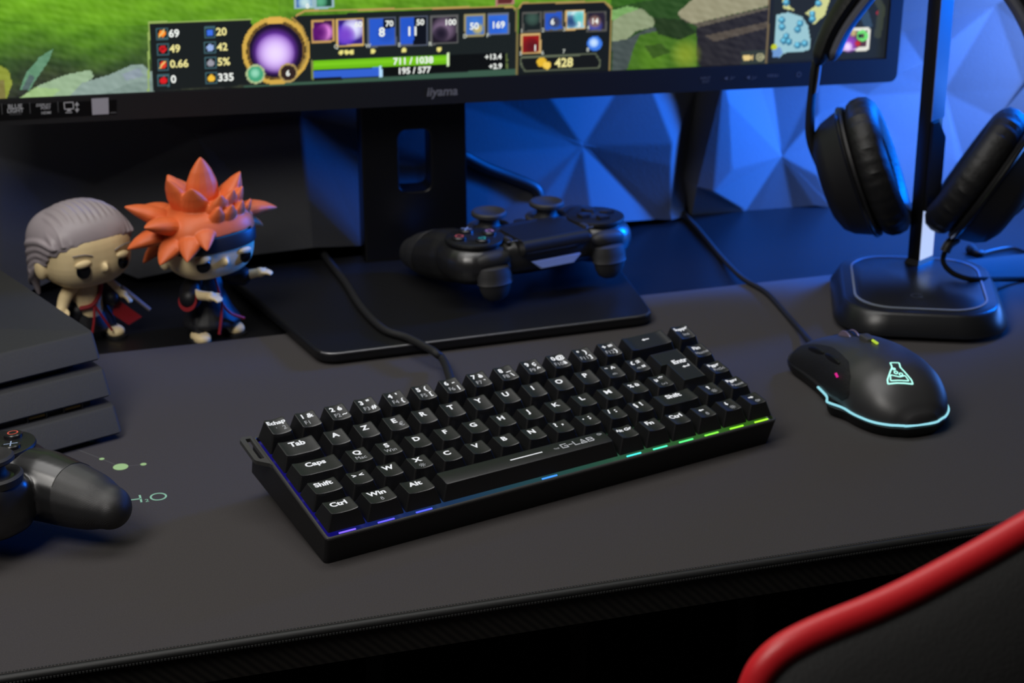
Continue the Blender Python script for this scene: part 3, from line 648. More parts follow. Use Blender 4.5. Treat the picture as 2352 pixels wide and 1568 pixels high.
# little squares beside the statistics
ic8 = [(359, 64, (255, 140, 40)), (360, 100, (215, 35, 40)), (361, 136, (225, 60, 40)), (362, 172, (215, 30, 36)), (468, 62, (60, 110, 225)), (469, 97, (150, 175, 225)), (470, 132, (150, 150, 160)), (471, 167, (240, 190, 60))]
for x, y, c in ic8: poly([(x, y), (x + 27, y - 1), (x + 28, y + 26), (x + 1, y + 27)], (64, 96, 104)); poly([(x + 3, y + 3), (x + 24, y + 2), (x + 25, y + 23), (x + 4, y + 24)], (14, 18, 20)); circ(x + 14, y + 13, 8, c); 
for x, y in ((359, 64), (361, 136)): line([(x + 6, y + 20), (x + 18, y + 6)], 4, (235, 190, 110))
circ(374, 112, 5, (160, 20, 26))
# corner map
poly([(1764, -70), (2060, -80), (2060, 150), (1764, 160)], (30, 34, 38)); line([(1770, -60), (1760, 148)], 4, (112, 98, 70))
poly([(1778, -70), (2030, -80), (2022, 130), (1776, 138)], (34, 40, 40)); poly([(1790, -60), (1800, 20), (1860, 30), (1900, 0), (1930, -70)], (205, 208, 140)); poly([(1806, -60), (1814, 15), (1840, 34), (1878, 18), (1890, -40)], (36, 40, 40)); poly([(1850, 30), (1890, 0), (1912, -20), (1895, 34), (1868, 58), (1862, 40)], (205, 208, 140))
poly([(1784, 34), (1810, 28), (1842, 38), (1856, 60), (1862, 96), (1858, 116), (1800, 122), (1790, 132), (1774, 132), (1780, 90)], (152, 195, 205)); poly([(1774, 112), (1792, 108), (1798, 122), (1790, 132), (1774, 132)], (110, 150, 205))
for x, y in ((1796, 46), (1796, 62), (1838, 54), (1832, 68), (1806, 84), (1812, 96), (1800, 94), (1832, 104), (1848, 100), (1866, 32), (1866, 44), (1806, 6), (1880, 8)): circ(x, y, 8, (58, 120, 150)); circ(x - 1, y - 2, 4.5, (110, 195, 225))
circ(1778, 108, 7, (190, 200, 40)); poly([(1968, 10), (1990, 10), (2005, 60), (1990, 70), (1975, 40)], (52, 72, 90)); circ(2020, 30, 7, (150, 40, 52)); line([(2020, 34), (2018, 44)], 5, (120, 36, 46)); circ(1996, 0, 7, (190, 160, 70))
line([(2004, -20), (2026, 20), (2016, 80)], 16, (58, 64, 52))
poly([(1916, 66), (1994, 62), (2000, 70), (1997, 112), (1990, 116), (1916, 118)], (226, 226, 214)); poly([(1920, 72), (1993, 69), (1990, 108), (1920, 112)], (84, 50, 60)); glow(1950, 100, 22, (150, 70, 200), .6); glow(1947, 107, 12, (245, 220, 255), .6); circ(1981, 82, 13, (110, 220, 110), 5); glow(1960, 76, 9, (200, 180, 120), .6); circ(1975, 82, 5, (30, 30, 30)); glow(1930, 88, 10, (190, 90, 90), .6); glow(1970, 100, 8, (200, 40, 40), .7)
poly([(1703, 118), (1760, 114), (1758, 147), (1702, 150)], (50, 58, 52)); poly([(1707, 127), (1723, 126), (1723, 139), (1707, 140)], (225, 200, 130)); poly([(1723, 130), (1729, 127), (1729, 138), (1723, 136)], (205, 180, 120)); circ(1746, 131, 9, (170, 168, 130), 6); circ(1746, 131, 4, (160, 158, 120))
fade = np.clip((-30 - Y) / 120, 0, .8)[..., None]; pic = pic * (1 - fade) + np.array([44, 46, 40]) * fade
pic = np.clip(pic, 0, 255)
V3 = [s_w(u, v, -1.4) for v in vs_ for u in us]
gf = [(j * nU + i, j * nU + i + 1, (j + 1) * nU + i + 1, (j + 1) * nU + i) for j in range(nV - 1) for i in range(nU - 1)]
me = bpy.data.meshes.new('screen'); me.from_pydata([tuple(p * S) for p in V3], [], gf)
ca = me.color_attributes.new('picture', 'FLOAT_COLOR', 'POINT')
l_ = pic.reshape(-1, 3) / 255; l_ = np.where(l_ > .04045, ((l_ + .055) / 1.055) ** 2.4, l_ / 12.92)
ca.data.foreach_set('color', np.hstack([l_, np.ones((len(l_), 1))]).astype(np.float32).ravel())
m_scr = mat('lit_screen', (4, 4, 4), .35); nt = m_scr.node_tree; b = nt.nodes['Principled BSDF']
at = nt.nodes.new('ShaderNodeAttribute'); at.attribute_name = 'picture'; nt.links.new(at.outputs['Color'], b.inputs['Emission Color']); b.inputs['Emission Strength'].default_value = 1.05
scn = part('screen', me, m_scr, mo, label='lit screen with a green meadow, grey rocks and a dark game status bar')
m_tw = emat('white_screen_text', (240, 244, 238), 1.0); m_ty = emat('yellow_screen_text', (236, 226, 150), 1.0)
def stext(s_, x, y, hpx, m_, bold=.03, name='screen_number', align='CENTER', par=None, d=-1.1, shear=0):
    a = s_uv(x, y); b2 = s_uv(x, y - hpx); sz = (b2[1] - a[1]) / .70
    g = text(s_, sz, bold, shear, align).move(a[0], a[1], d)
    return part(name, sg(g), m_, par or scn, smooth=False)
for s_, x, y, m_ in (('69', 388, 86, m_tw), ('49', 390, 121, m_ty), ('0.66', 391, 156, m_ty), ('0', 393, 191, m_tw), ('20', 497, 82, m_ty), ('42', 499, 117, m_ty), ('5%', 500, 151, m_ty), ('335', 501, 187, m_tw)): stext(s_, x, y, 17, m_, align='LEFT')
for s_, x, y, h_ in (('60', 824, 63, 13), ('70', 895, 61, 13), ('8', 878, 84, 20), ('50', 966, 58, 13), ('11', 948, 82, 20), ('100', 1035, 58, 13), ('50', 1090, 68, 15), ('169', 1145, 65, 15), ('711 / 1038', 950, 147, 15), ('195 / 577', 952, 169, 14), ('6', 662, 175, 13), ('6', 1270, 57, 13), ('3', 1331, 62, 11), ('14', 1367, 55, 12), ('1', 1230, 117, 13), ('0', 707, 20, 11)): stext(s_, x, y, h_, m_tw)
for s_, x, y in (('Q', 773, 112), ('W', 846, 110), ('E', 918, 108), ('R', 989, 106), ('D', 1069, 88), ('F', 1121, 86), ('1', 1199, 76), ('2', 1248, 74), ('3', 1297, 72), ('4', 1352, 68), ('5', 1197, 128), ('6', 1247, 126), ('7', 1296, 123), ('8', 1351, 119)): stext(s_, x, y, 9, emat('grey_screen_letter', (190, 196, 185), .9), name='screen_letter')
stext('428', 1296, 154, 20, m_ty); stext('+13.4', 1153, 136, 12, m_tw, align='RIGHT'); stext('+2.9', 1154, 158, 12, m_tw, align='RIGHT')
# printing on the bezel
m_pr = mat('light_grey_print', (176, 178, 180), .7); m_pd = mat('dim_grey_print', (96, 97, 98), .7); m_lg = mat('silver_lettering', (150, 150, 152), .4, metal=.4)
stext('iiyama', 1015, 219, 20, m_lg, .025, 'brand_lettering', par=bz, d=.15, shear=.15)
stext('BLUE', 35, 249, 10, m_pr, .02, 'sticker_print', par=bz, d=.25); stext('LIGHT', 35.5, 258, 9, m_pr, .02, 'sticker_print', par=bz, d=.25); stext('REDUCER', 36, 263.5, 4.2, m_pd, 0, 'sticker_print', par=bz, d=.25)
stext('DISPLAY', 116, 243, 6, m_pr, .02, 'sticker_print', 'RIGHT', par=bz, d=.25, shear=.2); stext('PORT', 116, 250, 6, m_pr, .02, 'sticker_print', 'RIGHT', par=bz, d=.25, shear=.2); stext('HDMI', 117, 261, 6, m_pr, .02, 'sticker_print', 'RIGHT', par=bz, d=.25, shear=.2)
def sline(P, w, m_=m_pr, name='sticker_print', fill=False):
    q = [s_uv(*p) for p in P]
    g = stroke(q, w) if not fill else G([(*p, 0) for p in q], [tuple(range(len(q)))])
    return part(name, sg(g.move(0, 0, .25)), m_, bz, smooth=False)
a = s_uv(-120, 246); b2 = s_uv(268, 229); c2 = s_uv(268, 262); d2 = s_uv(-120, 284)
part('sticker', sg(G([(*d2, .15), (*c2, .15), (*b2, .15), (*a, .15)], [(0, 1, 2, 3)])), mat('black_sticker_film', (9, 9, 9), .35), bz, smooth=False)
for x in (4, 68.5, 133): sline([(x - .5, 238 - x * .035), (x + 1, 262 - x * .03)], .35, m_pd)
sline([(147, 235.5), (168, 234.5), (169, 249.5), (148.5, 250.5), (147, 235.5)], .75); sline([(153, 255.5), (164, 255), (162, 251), (155, 251.4)], 0, fill=True); sline([(151, 258.5), (165, 258)], .6)
sline([(171, 241.5), (176.5, 233.5), (182, 241), (178.5, 241.2), (178.6, 244.5), (175, 244.7), (174.8, 241.4)], 0, fill=True); sline([(171.5, 250.5), (177, 258.5), (182.5, 250), (179, 250.2), (178.9, 247.2), (175.2, 247.4), (175.3, 250.4)], 0, fill=True)
sline([(210, 226), (249, 224), (250, 261.5), (212, 263.5)], 0, mat('pale_sticker_square', (168, 168, 176), .7), fill=True); sline([(254.5, 258.7), (266, 258)], .7, m_pd)
for s_, x, y, h_ in (('INPUT', 1620, 182, 6), ('EXIT', 1621, 190, 6), ('MENU', 1775, 177, 7)): stext(s_, x, y, h_, m_pd, 0, 'button_marking', par=bz, d=.15)
for P in ([(1663, 180), (1671, 175), (1671, 184)], [(1722, 173), (1722, 182), (1714, 178)]): sline(P, 0, m_pd, 'button_marking', True)
for x in (1681, 1731): sline([(x - 4, 184), (x - 1, 174)], .35, m_pd, 'button_marking'); sline([(x, 181), (x + 6, 176)], .5, m_pd, 'button_marking')
a = s_uv(1835, 171); part('button_marking', sg(annulus(1.5, 2.0, 20, a[0], a[1]).move(0, 0, .15)), m_pd, bz, smooth=False)
# ------------------------------------------------------------------ game console
m_con = mat('charcoal_console_plastic', (43, 43, 43), .62, nscale=1300, nvar=.35, bump=.45, bscale=1600)
m_core = mat('black_console_core', (12, 12, 13), .5)
cn_ = thing('game_console', 'charcoal game console of three stacked slanted slabs at the left edge', 'game console', (-90, 200, 0), 20)
def slab(z0, z1, name):
    f_ = lambda z: ((z - 5) * .95, .14 * (z - 5))
    rg = []
    for z, ins in ((z0, 1.0), (z0 + .8, .1), (z1 - 1.2, 0), (z1 - .3, .4), (z1, 1.4)):
        y, x = f_(z); rg.append([(px_, py_, z) for px_, py_ in rring(292 - 2 * ins, 300 - 2 * ins - (0 if z1 < 50 else 40), 2.5, 4, x - 146, y + 150 - (0 if z1 < 50 else 20))])
    return part(name, loft(rg), m_con, cn_)
lo_ = slab(4, 18, 'lower_slab'); mi_ = slab(22.5, 36.5, 'middle_slab'); to_ = slab(41, 55.5, 'upper_slab')
part('recessed_core', G().join(box(-146, 168, 20, 270, 294, 8)).join(box(-146, 178, 39, 270, 270, 7)), m_core, cn_)
part('foot', G().join(box(-40, 60, 2.1, 30, 12, 4.2)).join(box(-250, 60, 2.1, 30, 12, 4.2)).join(box(-146, 240, 2.1, 30, 12, 4.2)), m_core, cn_)
m_gold = mat('brass_port_contact', (120, 96, 50), .4, metal=.7); m_steel = mat('dark_port_shell', (70, 68, 62), .35, metal=.8)
def inloc(x, y, z):
    p = atz(x, y, z) - np.array([-90, 200, 0]); a = math.radians(-20); return (p[0] * math.cos(a) - p[1] * math.sin(a), p[0] * math.sin(a) + p[1] * math.cos(a))
for X_, Y_ in ((152, 925), (71, 947)):
    q = inloc(X_, Y_, 20.2); yy_ = 19.2
    p_ = part('usb_port', G().join(box(q[0], yy_, 22.4, 13, 1.2, .8)).join(box(q[0], yy_, 17.8, 13, 1.2, .8)).join(box(q[0] - 6.2, yy_, 20, .8, 1.2, 5)).join(box(q[0] + 6.2, yy_, 20, .8, 1.2, 5)), m_steel, cn_, smooth=False)
    part('port_tongue', box(q[0], yy_ + .3, 20.6, 10.4, 1, 1.6), m_gold, p_, smooth=False)
part('disc_slot_lip', tube([(-130, 20, 21), (-100, 19.5, 21.2), (-88, 21.5, 21.4)], 1.6, 8), m_con, cn_)
# ------------------------------------------------------------------ mouse
m_ms = mat('soft_touch_black', (46, 46, 47), .46, nscale=900, bump=.05, spec=.9)
m_mb = mat('mouse_base_black', (14, 14, 15), .4, nscale=500)
m_rub = mat('dotted_side_rubber', (17, 17, 18), .55, nscale=2200, nvar=.5, bump=.8, bscale=1500)
m_glow = emat('mint_blue_light_strip', (150, 222, 236), 1.0); m_logo = emat('glowing_logo', (175, 250, 235), 1.25)
ms = thing('gaming_mouse', 'black computer mouse with a glowing flask emblem, right of the keyboard', 'mouse', (386, 116, 0), 3.0)
SEC = np.array([(-64, 5, 5, 13), (-62, 13, 13, 17), (-57, 21, 21, 23), (-48, 28, 28, 30.5), (-34, 32.5, 33, 37), (-16, 33.5, 34.5, 40.0), (4, 31.5, 33.5, 39.5), (24, 29, 32, 36), (42, 28.5, 31.5, 31), (54, 29, 31, 26), (62, 29, 30, 21), (66, 26, 27, 15)], float)
def ms_i(y): return [float(np.interp(y, SEC[:, 0], SEC[:, k])) for k in (1, 2, 3)]
def smoothsec():
    ysm = np.concatenate([np.linspace(-64, -56, 9), np.linspace(-54, 60, 40), np.linspace(61.5, 66, 5)]); o = []
    for y in ysm:
        q = [np.mean([ms_i(min(66, max(-64, y + d)))[k] for d in (-4, -2, 0, 2, 4)]) for k in range(3)]
        o.append((y, *q))
    o[0] = (-64, 4, 4, 12.5); return o
SM = smoothsec(); SMA = np.array(SM)
def zlow(y, side):                      # lower edge of the shell above the pad
    return float(np.interp(y, [-64, -50, -30, -14, -4, 66], [9.5, 9.0, 9.0, 9.5, 7.5, 6.5])) if side < 0 else 9.2
NP = 2.5
def shell_pt(y, wl, wr, H, a):          # a: 0 right edge .. pi left edge
    c, s_ = math.cos(a), math.sin(a); w_ = wr if c > 0 else wl
    z0 = zlow(y, c)
    return (w_ * math.copysign(abs(c) ** (2 / NP), c), y, z0 + (H - z0) * abs(s_) ** (2 / NP))
NA = 30
shell = loft([[shell_pt(y, wl, wr, H, PI * k / NA) for k in range(NA + 1)] for y, wl, wr, H in SM], True, True, closed=False)
part('shell', shell, m_ms, ms)
def top_z(x, y):
    wl, wr, H = [float(np.interp(y, SMA[:, 0], SMA[:, k])) for k in (1, 2, 3)]
    w_ = wr if x > 0 else wl; q = min(.999, abs(x) / w_); z0 = zlow(y, x)
    return z0 + (H - z0) * (1 - q ** NP) ** (1 / NP)
base_o = []
for y, wl, wr, H in SM: base_o.append((wr + .4, y))
for y, wl, wr, H in reversed(SM):
    flare = 5.5 * math.exp(-((y + 12) / 9) ** 2); base_o.append((-wl - .4 - flare, y))
part('base', loft([[(x * .93, y * .95, 0) for x, y in base_o], [(x * .98, y * .985, 3) for x, y in base_o], [(x, y, 7.2) for x, y in base_o], [(x * .97, y * .985, 8.2) for x, y in base_o]]), m_mb, ms)
sp = []
for y, wl, wr, H in SM[1:34][::-1]: sp.append((-wl - .6 - 5.2 * math.exp(-((y + 12) / 8) ** 2), y, zlow(y, -1) + .2))
for y, wl, wr, H in SM[:24]: sp.append((wr + .5, y, 9.5))
part('light_strip', tube(sp, .8, 8, 2), m_glow, ms, label='glowing pale blue light strip around the heel')
# dark side grip with two thumb buttons
sd = []
for y in np.linspace(-26, 60, 30):
    wl, wr, H = [float(np.interp(y, SMA[:, 0], SMA[:, k])) for k in (1, 2, 3)]
    hi = float(np.interp(y, [-26, -20, -8, 20, 45, 60], [.30, .62, .86, .95, .88, .80])); lo2 = float(np.interp(y, [-26, -20, 60], [.2, .06, .05]))
    row_ = []
    for k in range(9):
        f_ = lo2 + (hi - lo2) * k / 8; a = PI - f_ * 1.02; p = shell_pt(y, wl, wr, H, a); row_.append((p[0] - .35, p[1], p[2] + .15))
    sd.append(row_)
part('side_grip', loft(sd, False, False, closed=False), m_rub, ms)
for ya, yb in ((-2, 20), (23, 44)):
    b_ = []
    for y in np.linspace(ya, yb, 9):
        wl, wr, H = [float(np.interp(y, SMA[:, 0], SMA[:, k])) for k in (1, 2, 3)]; p = shell_pt(y, wl, wr, H, PI - .70); b_.append((p[0] - .3, p[1], p[2]))
    part('thumb_button', tube(b_, lambda t_: 2.4 * math.sin(PI * (.06 + .88 * t_)) ** .5, 10, 2, flat=(1, .6)), m_mb, ms)
part('pink_glow', tube([(-31.2, -9, 24.5), (-31.6, -7, 26.5)], .8, 8, 2), emat('magenta_glow', (220, 30, 140), 1.0), ms)
wh = part('scroll_wheel', lathe([(0, -3.5), (9, -3.5), (10.4, -2.6), (10.8, -1), (10.8, 1), (10.4, 2.6), (9, 3.5), (0, 3.5)], 32).rot('Y', 90).move(1.0, 33, 25.6), m_mb, ms)
for x in (-2.2, 4.2): part('wheel_ring', lathe([(10.9, -.5), (11.1, 0), (10.9, .5)], 32).rot('Y', 90).move(x, 33, 25.6), mat('pink_grey_rim', (120, 105, 125), .35), wh)
part('dpi_button', rbox(1, 11.5, 39.0, 7, 11, 4, 2, .8), mat('grey_button', (62, 62, 62), .5), ms)
part('dpi_glow', tube([(1.0, 4.5, 40.5), (1.0, -1.5, 40.6)], .9, 8, 2), emat('lime_glow', (190, 220, 60), .9), ms)
part('button_gap', tube([(1, y, top_z(1, y) - .35) for y in np.linspace(-2, 62, 18)], .8, 6, 1), m_mb, ms)
def onshell(g, cx, cy, sc_, rot):
    a = math.radians(rot); c, s_ = math.cos(a), math.sin(a)
    def f(x, y, z):
        X_, Y_ = cx + sc_ * (x * c - y * s_), cy + sc_ * (x * s_ + y * c); return (X_, Y_, top_z(X_, Y_) + .28)
    return g.tf(f)
def dense(P, closed=True, n=8):
    o = []; m = len(P)
    for i in range(m if closed else m - 1):
        a, b_ = np.array(P[i]), np.array(P[(i + 1) % m]); o += [tuple(a + (b_ - a) * k / n) for k in range(n)]
    return o + ([] if closed else [P[-1]])
lg = stroke(dense(roundpoly([(-3.6, 13), (4.4, 13), (4.4, 11), (4.0, 6), (11, -8), (11.4, -12), (-11.4, -12), (-11, -8), (-3.6, 6), (-3.6, 11)], .9, 2), True, 3), 1.45, True)
lg.join(stroke(dense(roundpoly([(-7.2, -3.2), (-8.4, -9.3), (8.4, -9.3), (6.2, -3.6), (1, -5.6), (-3, -4.6)], 1.0, 2), True, 3), 1.2, True))
for x, y, r in ((-2.4, 3.6, 1.7),): lg.join(disc(r, 16, x, y))
for x, y in ((-1.6, -.6), (2.6, -2.6)): lg.join(annulus(.9, 2.1, 16, x, y))
part('flask_emblem', onshell(lg, -5.0, -37.5, .70, -16), m_logo, ms, smooth=False, label='glowing mint flask emblem')
a3 = math.radians(-3)
P = []
for q in ((1868, 797, 9), (1858, 782, 8), (1838, 758, 4), (1800, 715, 2), (1760, 672, 2), (1715, 645, 2), (1690, 625, 2), (1655, 588, -1.8), (1622, 548, -1.8), (1600, 522, -1.8), (1583, 504, -1.8)):
    p = atz(*q) - np.array([386, 116, 0]); P.append((p[0] * math.cos(a3) - p[1] * math.sin(a3), p[0] * math.sin(a3) + p[1] * math.cos(a3), p[2]))
P.append((P[-1][0] + 4, P[-1][1] + 30, 1))
P[0] = (-3, 63, 10)
part('cable', tube(P, 2.1, 10, 8), m_cable, ms)

# ------------------------------------------------------------------ game controllers (x to the player's right, y away from the player)
m_gp = mat('satin_black_controller', (30, 30, 31), .33, nscale=900, bump=0, spec=.95)
nt = m_gp.node_tree; b = nt.nodes['Principled BSDF']; tc = nt.nodes['Texture Coordinate']; sx = nt.nodes.new('ShaderNodeSeparateXYZ'); nt.links.new(tc.outputs['Object'], sx.inputs['Vector'])
mr = nt.nodes.new('ShaderNodeMapRange'); mr.inputs['From Min'].default_value = -.0335; mr.inputs['From Max'].default_value = -.0345; nt.links.new(sx.outputs['Y'], mr.inputs['Value'])
rr_ = nt.nodes.new('ShaderNodeMapRange'); rr_.inputs['To Min'].default_value = .33; rr_.inputs['To Max'].default_value = .5; nt.links.new(mr.outputs['Result'], rr_.inputs['Value']); nt.links.new(rr_.outputs['Result'], b.inputs['Roughness'])
wv = nt.nodes.new('ShaderNodeTexWave'); wv.bands_direction = 'DIAGONAL'; wv.inputs['Scale'].default_value = 900; nt.links.new(tc.outputs['Object'], wv.inputs['Vector'])
bp = nt.nodes.new('ShaderNodeBump'); bp.inputs['Distance'].default_value = .0003; ml = nt.nodes.new('ShaderNodeMath'); ml.operation = 'MULTIPLY'; ml.inputs[1].default_value = .3
nt.links.new(mr.outputs['Result'], ml.inputs[0]); nt.links.new(ml.outputs['Value'], bp.inputs['Strength']); nt.links.new(wv.outputs['Fac'], bp.inputs['Height']); nt.links.new(bp.outputs['Normal'], b.inputs['Normal'])
m_gpt = mat('matte_dark_rubber', (42, 42, 43), .6, nscale=900, bump=.1)
m_gb = mat('dark_translucent_button', (34, 34, 36), .25, spec=.6)
m_tp = mat('black_touch_surface', (20, 20, 21), .45, nscale=1500, bump=.2)
m_bar = mat('smoky_light_bar', (120, 130, 150), .3, emit=(60, 75, 120), estr=.35)
INK = {'o': mat('red_ring_ink', (225, 95, 75), .6), 'x': mat('pale_blue_cross_ink', (165, 185, 215), .6), 't': mat('green_triangle_ink', (60, 190, 150), .6), 's': mat('pink_square_ink', (205, 140, 165), .6)}
_body = None
def controller(label, loc, rotz, tilt=0, roll=0):
    global _body
    c = thing('game_controller', label, 'game controller', loc, 0, 'black wireless game controllers')
    c.rotation_mode = 'XYZ'; c.rotation_euler = (math.radians(tilt), math.radians(roll), math.radians(rotz))
    if _body is None:
        gs = [ell((0, 12, 31), (58, 28, 15), 3.0), ell((0, 8, 26), (50, 24, 14), 2.6)]
        for s_ in (-1, 1):
            gs += [ell((s_ * 51, 14, 30), (28, 28, 17.5), 2.3), ell((s_ * 25, -12, 26), (17, 17, 17.5), 3.4),
                   chain([(s_ * 52, 8, 28, 19), (s_ * 57, -14, 25, 20.5), (s_ * 61.0, -32, 21, 18.6), (s_ * 64.0, -46, 18, 16.2), (s_ * 65.5, -55, 16, 12.6)], 18)]
        _body = blend(gs, 1.3, 7, .55)
        _body.materials.append(m_gp)
    part('body', _body, m_gp, c)
    from mathutils.bvhtree import BVHTree
    bv = BVHTree.FromPolygons([v.co for v in _body.vertices], [p.vertices for p in _body.polygons])
    for s_ in (-1, 1):
        sm = []
        for ang in range(-40, 151, 8):
            ya = -34 + (0 if ang < 150 else (ang - 150) * .22); d = Vector((s_ * math.cos(math.radians(ang)), 0, math.sin(math.radians(ang)))); o_ = Vector((s_ * 61.0, ya, 21)) * S
            h_ = bv.ray_cast(o_ + d * .05, -d)
            if h_[0]: sm.append(np.array(h_[0]) / S)
        if len(sm) > 5: part('grip_seam', tube(sm, .32, 6, 2), m_mb, c)
    zf = 46.5
    for s_ in (-1, 1):
        pad_ = part('button_field', lathe([(0, zf + .5), (20.5, zf + .5), (21.6, zf), (22, zf - 1.5), (20, zf - 6)], 40).move(s_ * 52, 15, 0), m_tp, c)
        st_ = part('stick', lathe([(0, 39), (16, 39), (16.6, 43), (15.2, 44.3), (12.8, 43.2), (11, 42), (8.4, 44), (7.4, 47), (8.0, 49.5), (12.2, 51), (13.4, 52), (13.4, 54), (12.2, 55.2), (9.4, 55), (8.2, 54), (0, 53.6)], 34).move(s_ * 25, -12, 0), m_gpt, c)
        part('bumper', ell((s_ * 49, 35.5, 35), (14.5, 7.5, 6.5), 2.4), m_gpt, c)
        tg = loft([[(s_ * 49 + w_ * math.cos(2 * PI * k / 20), 36 + yo + d_ * math.sin(2 * PI * k / 20), z) for k in range(20)] for z, w_, d_, yo in ((32, 9, 5, 1), (30, 12.5, 7.5, 2), (24, 14, 8.5, 3), (20, 13.6, 8, 4), (18.8, 14.2, 8.6, 4.2), (18, 13, 7.6, 4.4), (13, 12, 6.6, 5), (8.5, 9.6, 5.2, 5.2), (6, 5.5, 3.2, 5.4))])
        part('trigger', tg, m_gpt, c)
    for a, k in ((0, 'o'), (-90, 'x'), (90, 't'), (180, 's')):
        bx, by = 52 + 12.5 * math.cos(math.radians(a)), 15 + 12.5 * math.sin(math.radians(a))
        bt = part('face_button', lathe([(5.3, zf), (5.3, zf + 2.2), (4.7, zf + 2.8), (0, zf + 2.9)], 26).move(bx, by, 0), m_gb, c)
        g = {'o': lambda: annulus(2.4, 3.1, 28), 'x': lambda: stroke([(-2.6, -2.6), (2.6, 2.6)], .7).join(stroke([(-2.6, 2.6), (2.6, -2.6)], .7)), 't': lambda: stroke([(-2.9, -1.8), (2.9, -1.8), (0, 3.2)], .7, True), 's': lambda: stroke([(-2.3, -2.3), (2.3, -2.3), (2.3, 2.3), (-2.3, 2.3)], .7, True)}[k]()
        part('button_symbol', g.move(bx, by, zf + 3.0), INK[k], bt, smooth=False)
        dx, dy = -52 + 9.5 * math.cos(math.radians(a)), 15 + 9.5 * math.sin(math.radians(a))
        part('direction_key', prism([(4.6, 4.2), (-2, 4.2), (-6.2, 0), (-2, -4.2), (4.6, -4.2)], 0, 3.0, .8).rot('Z', a).move(dx, dy, zf), m_gb, c)
    part('touchpad', G().join(loft([[(x * 1, y, z) for x, y in rring(w_, h_, 5, 5, 0, 24)] for z, w_, h_ in ((38, 56, 38), (46.0, 55, 36), (46.8, 53.6, 34.6))])), m_tp, c)
    part('touchpad_front', tube([(-27.5, 41.5, 41.5), (27.5, 41.5, 41.5)], 5.6, 20, 4), m_gp, c)
    part('light_bar', loft([[(-21, 44, 31), (21, 44, 31), (14, 46.5, 25), (-14, 46.5, 25)], [(-20, 46.2, 30.6), (20, 46.2, 30.6), (13, 47.6, 25.8), (-13, 47.6, 25.8)]]), m_bar, c, smooth=False)
    for s_, w_ in ((-1, 'SHARE'), (1, 'OPTIONS')):
        sb = part('small_button', rbox(s_ * 32.5, 30, 45.6, 4, 8, 3.4, 1.6, .6), m_gpt, c)
        part('button_word', text(w_, 2.1, .02).rot('Z', 180).move(s_ * 33, 38.5, 46.8), mat('faint_grey_print', (120, 122, 126), .7), sb, smooth=False)
    part('home_button', lathe([(5, 40), (5, 43.6), (4.4, 44.2), (0, 44.3)], 24).move(0, -9, 0), m_gb, c)
    return c
C1 = controller('black game controller at the left edge, lying in front of the console', (-195, 56, 3.2), 39, -5)
C2 = controller('black game controller resting on the monitor foot, light bar facing front', (231, 381, 10.2), 192.7)
# ------------------------------------------------------------------ two big-headed vinyl figures (plain generic toys)
m_skin = mat('tan_vinyl_skin', (246, 222, 170), .5, nscale=30, nvar=.06, spec=.35); m_gh = mat('silver_grey_vinyl_hair', (158, 148, 152), .45, nscale=60, nvar=.1)
m_oh = mat('orange_vinyl_hair', (232, 112, 58), .5, nscale=60, nvar=.10); m_robe = mat('black_vinyl_robe', (24, 24, 27), .5); m_red = mat('dark_red_vinyl', (150, 26, 34), .5)
m_eye = mat('glossy_black_eye', (8, 8, 9), .15); m_band = mat('dark_grey_headband', (30, 31, 34), .45); m_sand = mat('black_sandal', (26, 26, 27), .6)
def headshape(): return ell((0, 0, 0), (32.5, 28.5, 26), 2.7, 40, 24)
def figure(label, loc, rotz):
    return thing('vinyl_figure', label, 'toy figure', loc, rotz, 'big-headed vinyl toy figures')
def leg(f, s_, y, ang):
    g = chain([(s_ * 8, 0, 22, 7), (s_ * 12, y * .6, 13, 6.2), (s_ * 13.5, y, 6, 5.2)], 12)
    part('leg', g, m_robe, f)
    ft = part('foot', ell((s_ * 14.5, y - 4, 4.2), (6.2, 9.5, 4), 2.5), m_skin, f)
    part('sandal', G().join(prism(rring(13.5, 21, 6, 6, s_ * 14.5, y - 4), 0, 1.8)).join(tube([(s_ * 14.5 - 6.6, y - 3, 2), (s_ * 14.5, y - 3, 8.8), (s_ * 14.5 + 6.6, y - 3, 2)], 1.9, 8, 5, flat=(.5, 1.8))), m_sand, ft)
def arm(f, P, m_):
    part('arm', chain(P, 12), m_, f)
    x, y, z, r = P[-1]; x0, y0, z0, r0 = P[-2]; d = np.array([x - x0, y - y0, z - z0], float); d /= np.linalg.norm(d)
    u_ = np.cross(d, [0, 0, 1]); u_ /= np.linalg.norm(u_); v_ = np.cross(u_, d); c = np.array([x, y, z])
    gs = [ell(tuple(c + d * 2.5), (4.2, 3.6, 3.6))]
    for k in range(4):
        a = c + d * 4 + u_ * (k - 1.5) * 2.0; gs.append(chain([(*a, 1.35), (*(a + d * 3.4 - v_ * .6), 1.25), (*(a + d * (5.6 + (k in (1, 2)) * .8) - v_ * 2.0), 1.0)], 8))
    a = c + d * 1.5 + u_ * -3.4; gs.append(chain([(*a, 1.4), (*(a + d * 2.2 - u_ * 2.0), 1.3), (*(a + d * 4.4 - u_ * 2.6), 1.0)], 8))
    part('hand', blend(gs, .55, 2, .4), m_skin, f)
def eyes(h, M_, lid):
    for s_ in (-1, 1):
        e = ell((0, 0, 0), (5.3, 1.6, 5.6), 2, 22, 12).rot('Z', s_ * 13).move(s_ * 15.5, -26.9, -5.5)
        part('eye', e, m_eye, h); part('eyelid', ell((0, 0, 0), (5.9, 1.9, 3.2), 2, 20, 10).rot('Y', s_ * -10).rot('Z', s_ * 13).move(s_ * 15.5, -26.9, -1.2), m_skin, h)
HZ = 64
def headparts(f, dx, dy, hz, roty=0):
    off = (dx, dy, hz)
    mv = lambda g: g.rot('Y', roty).move(*off)
    return mv
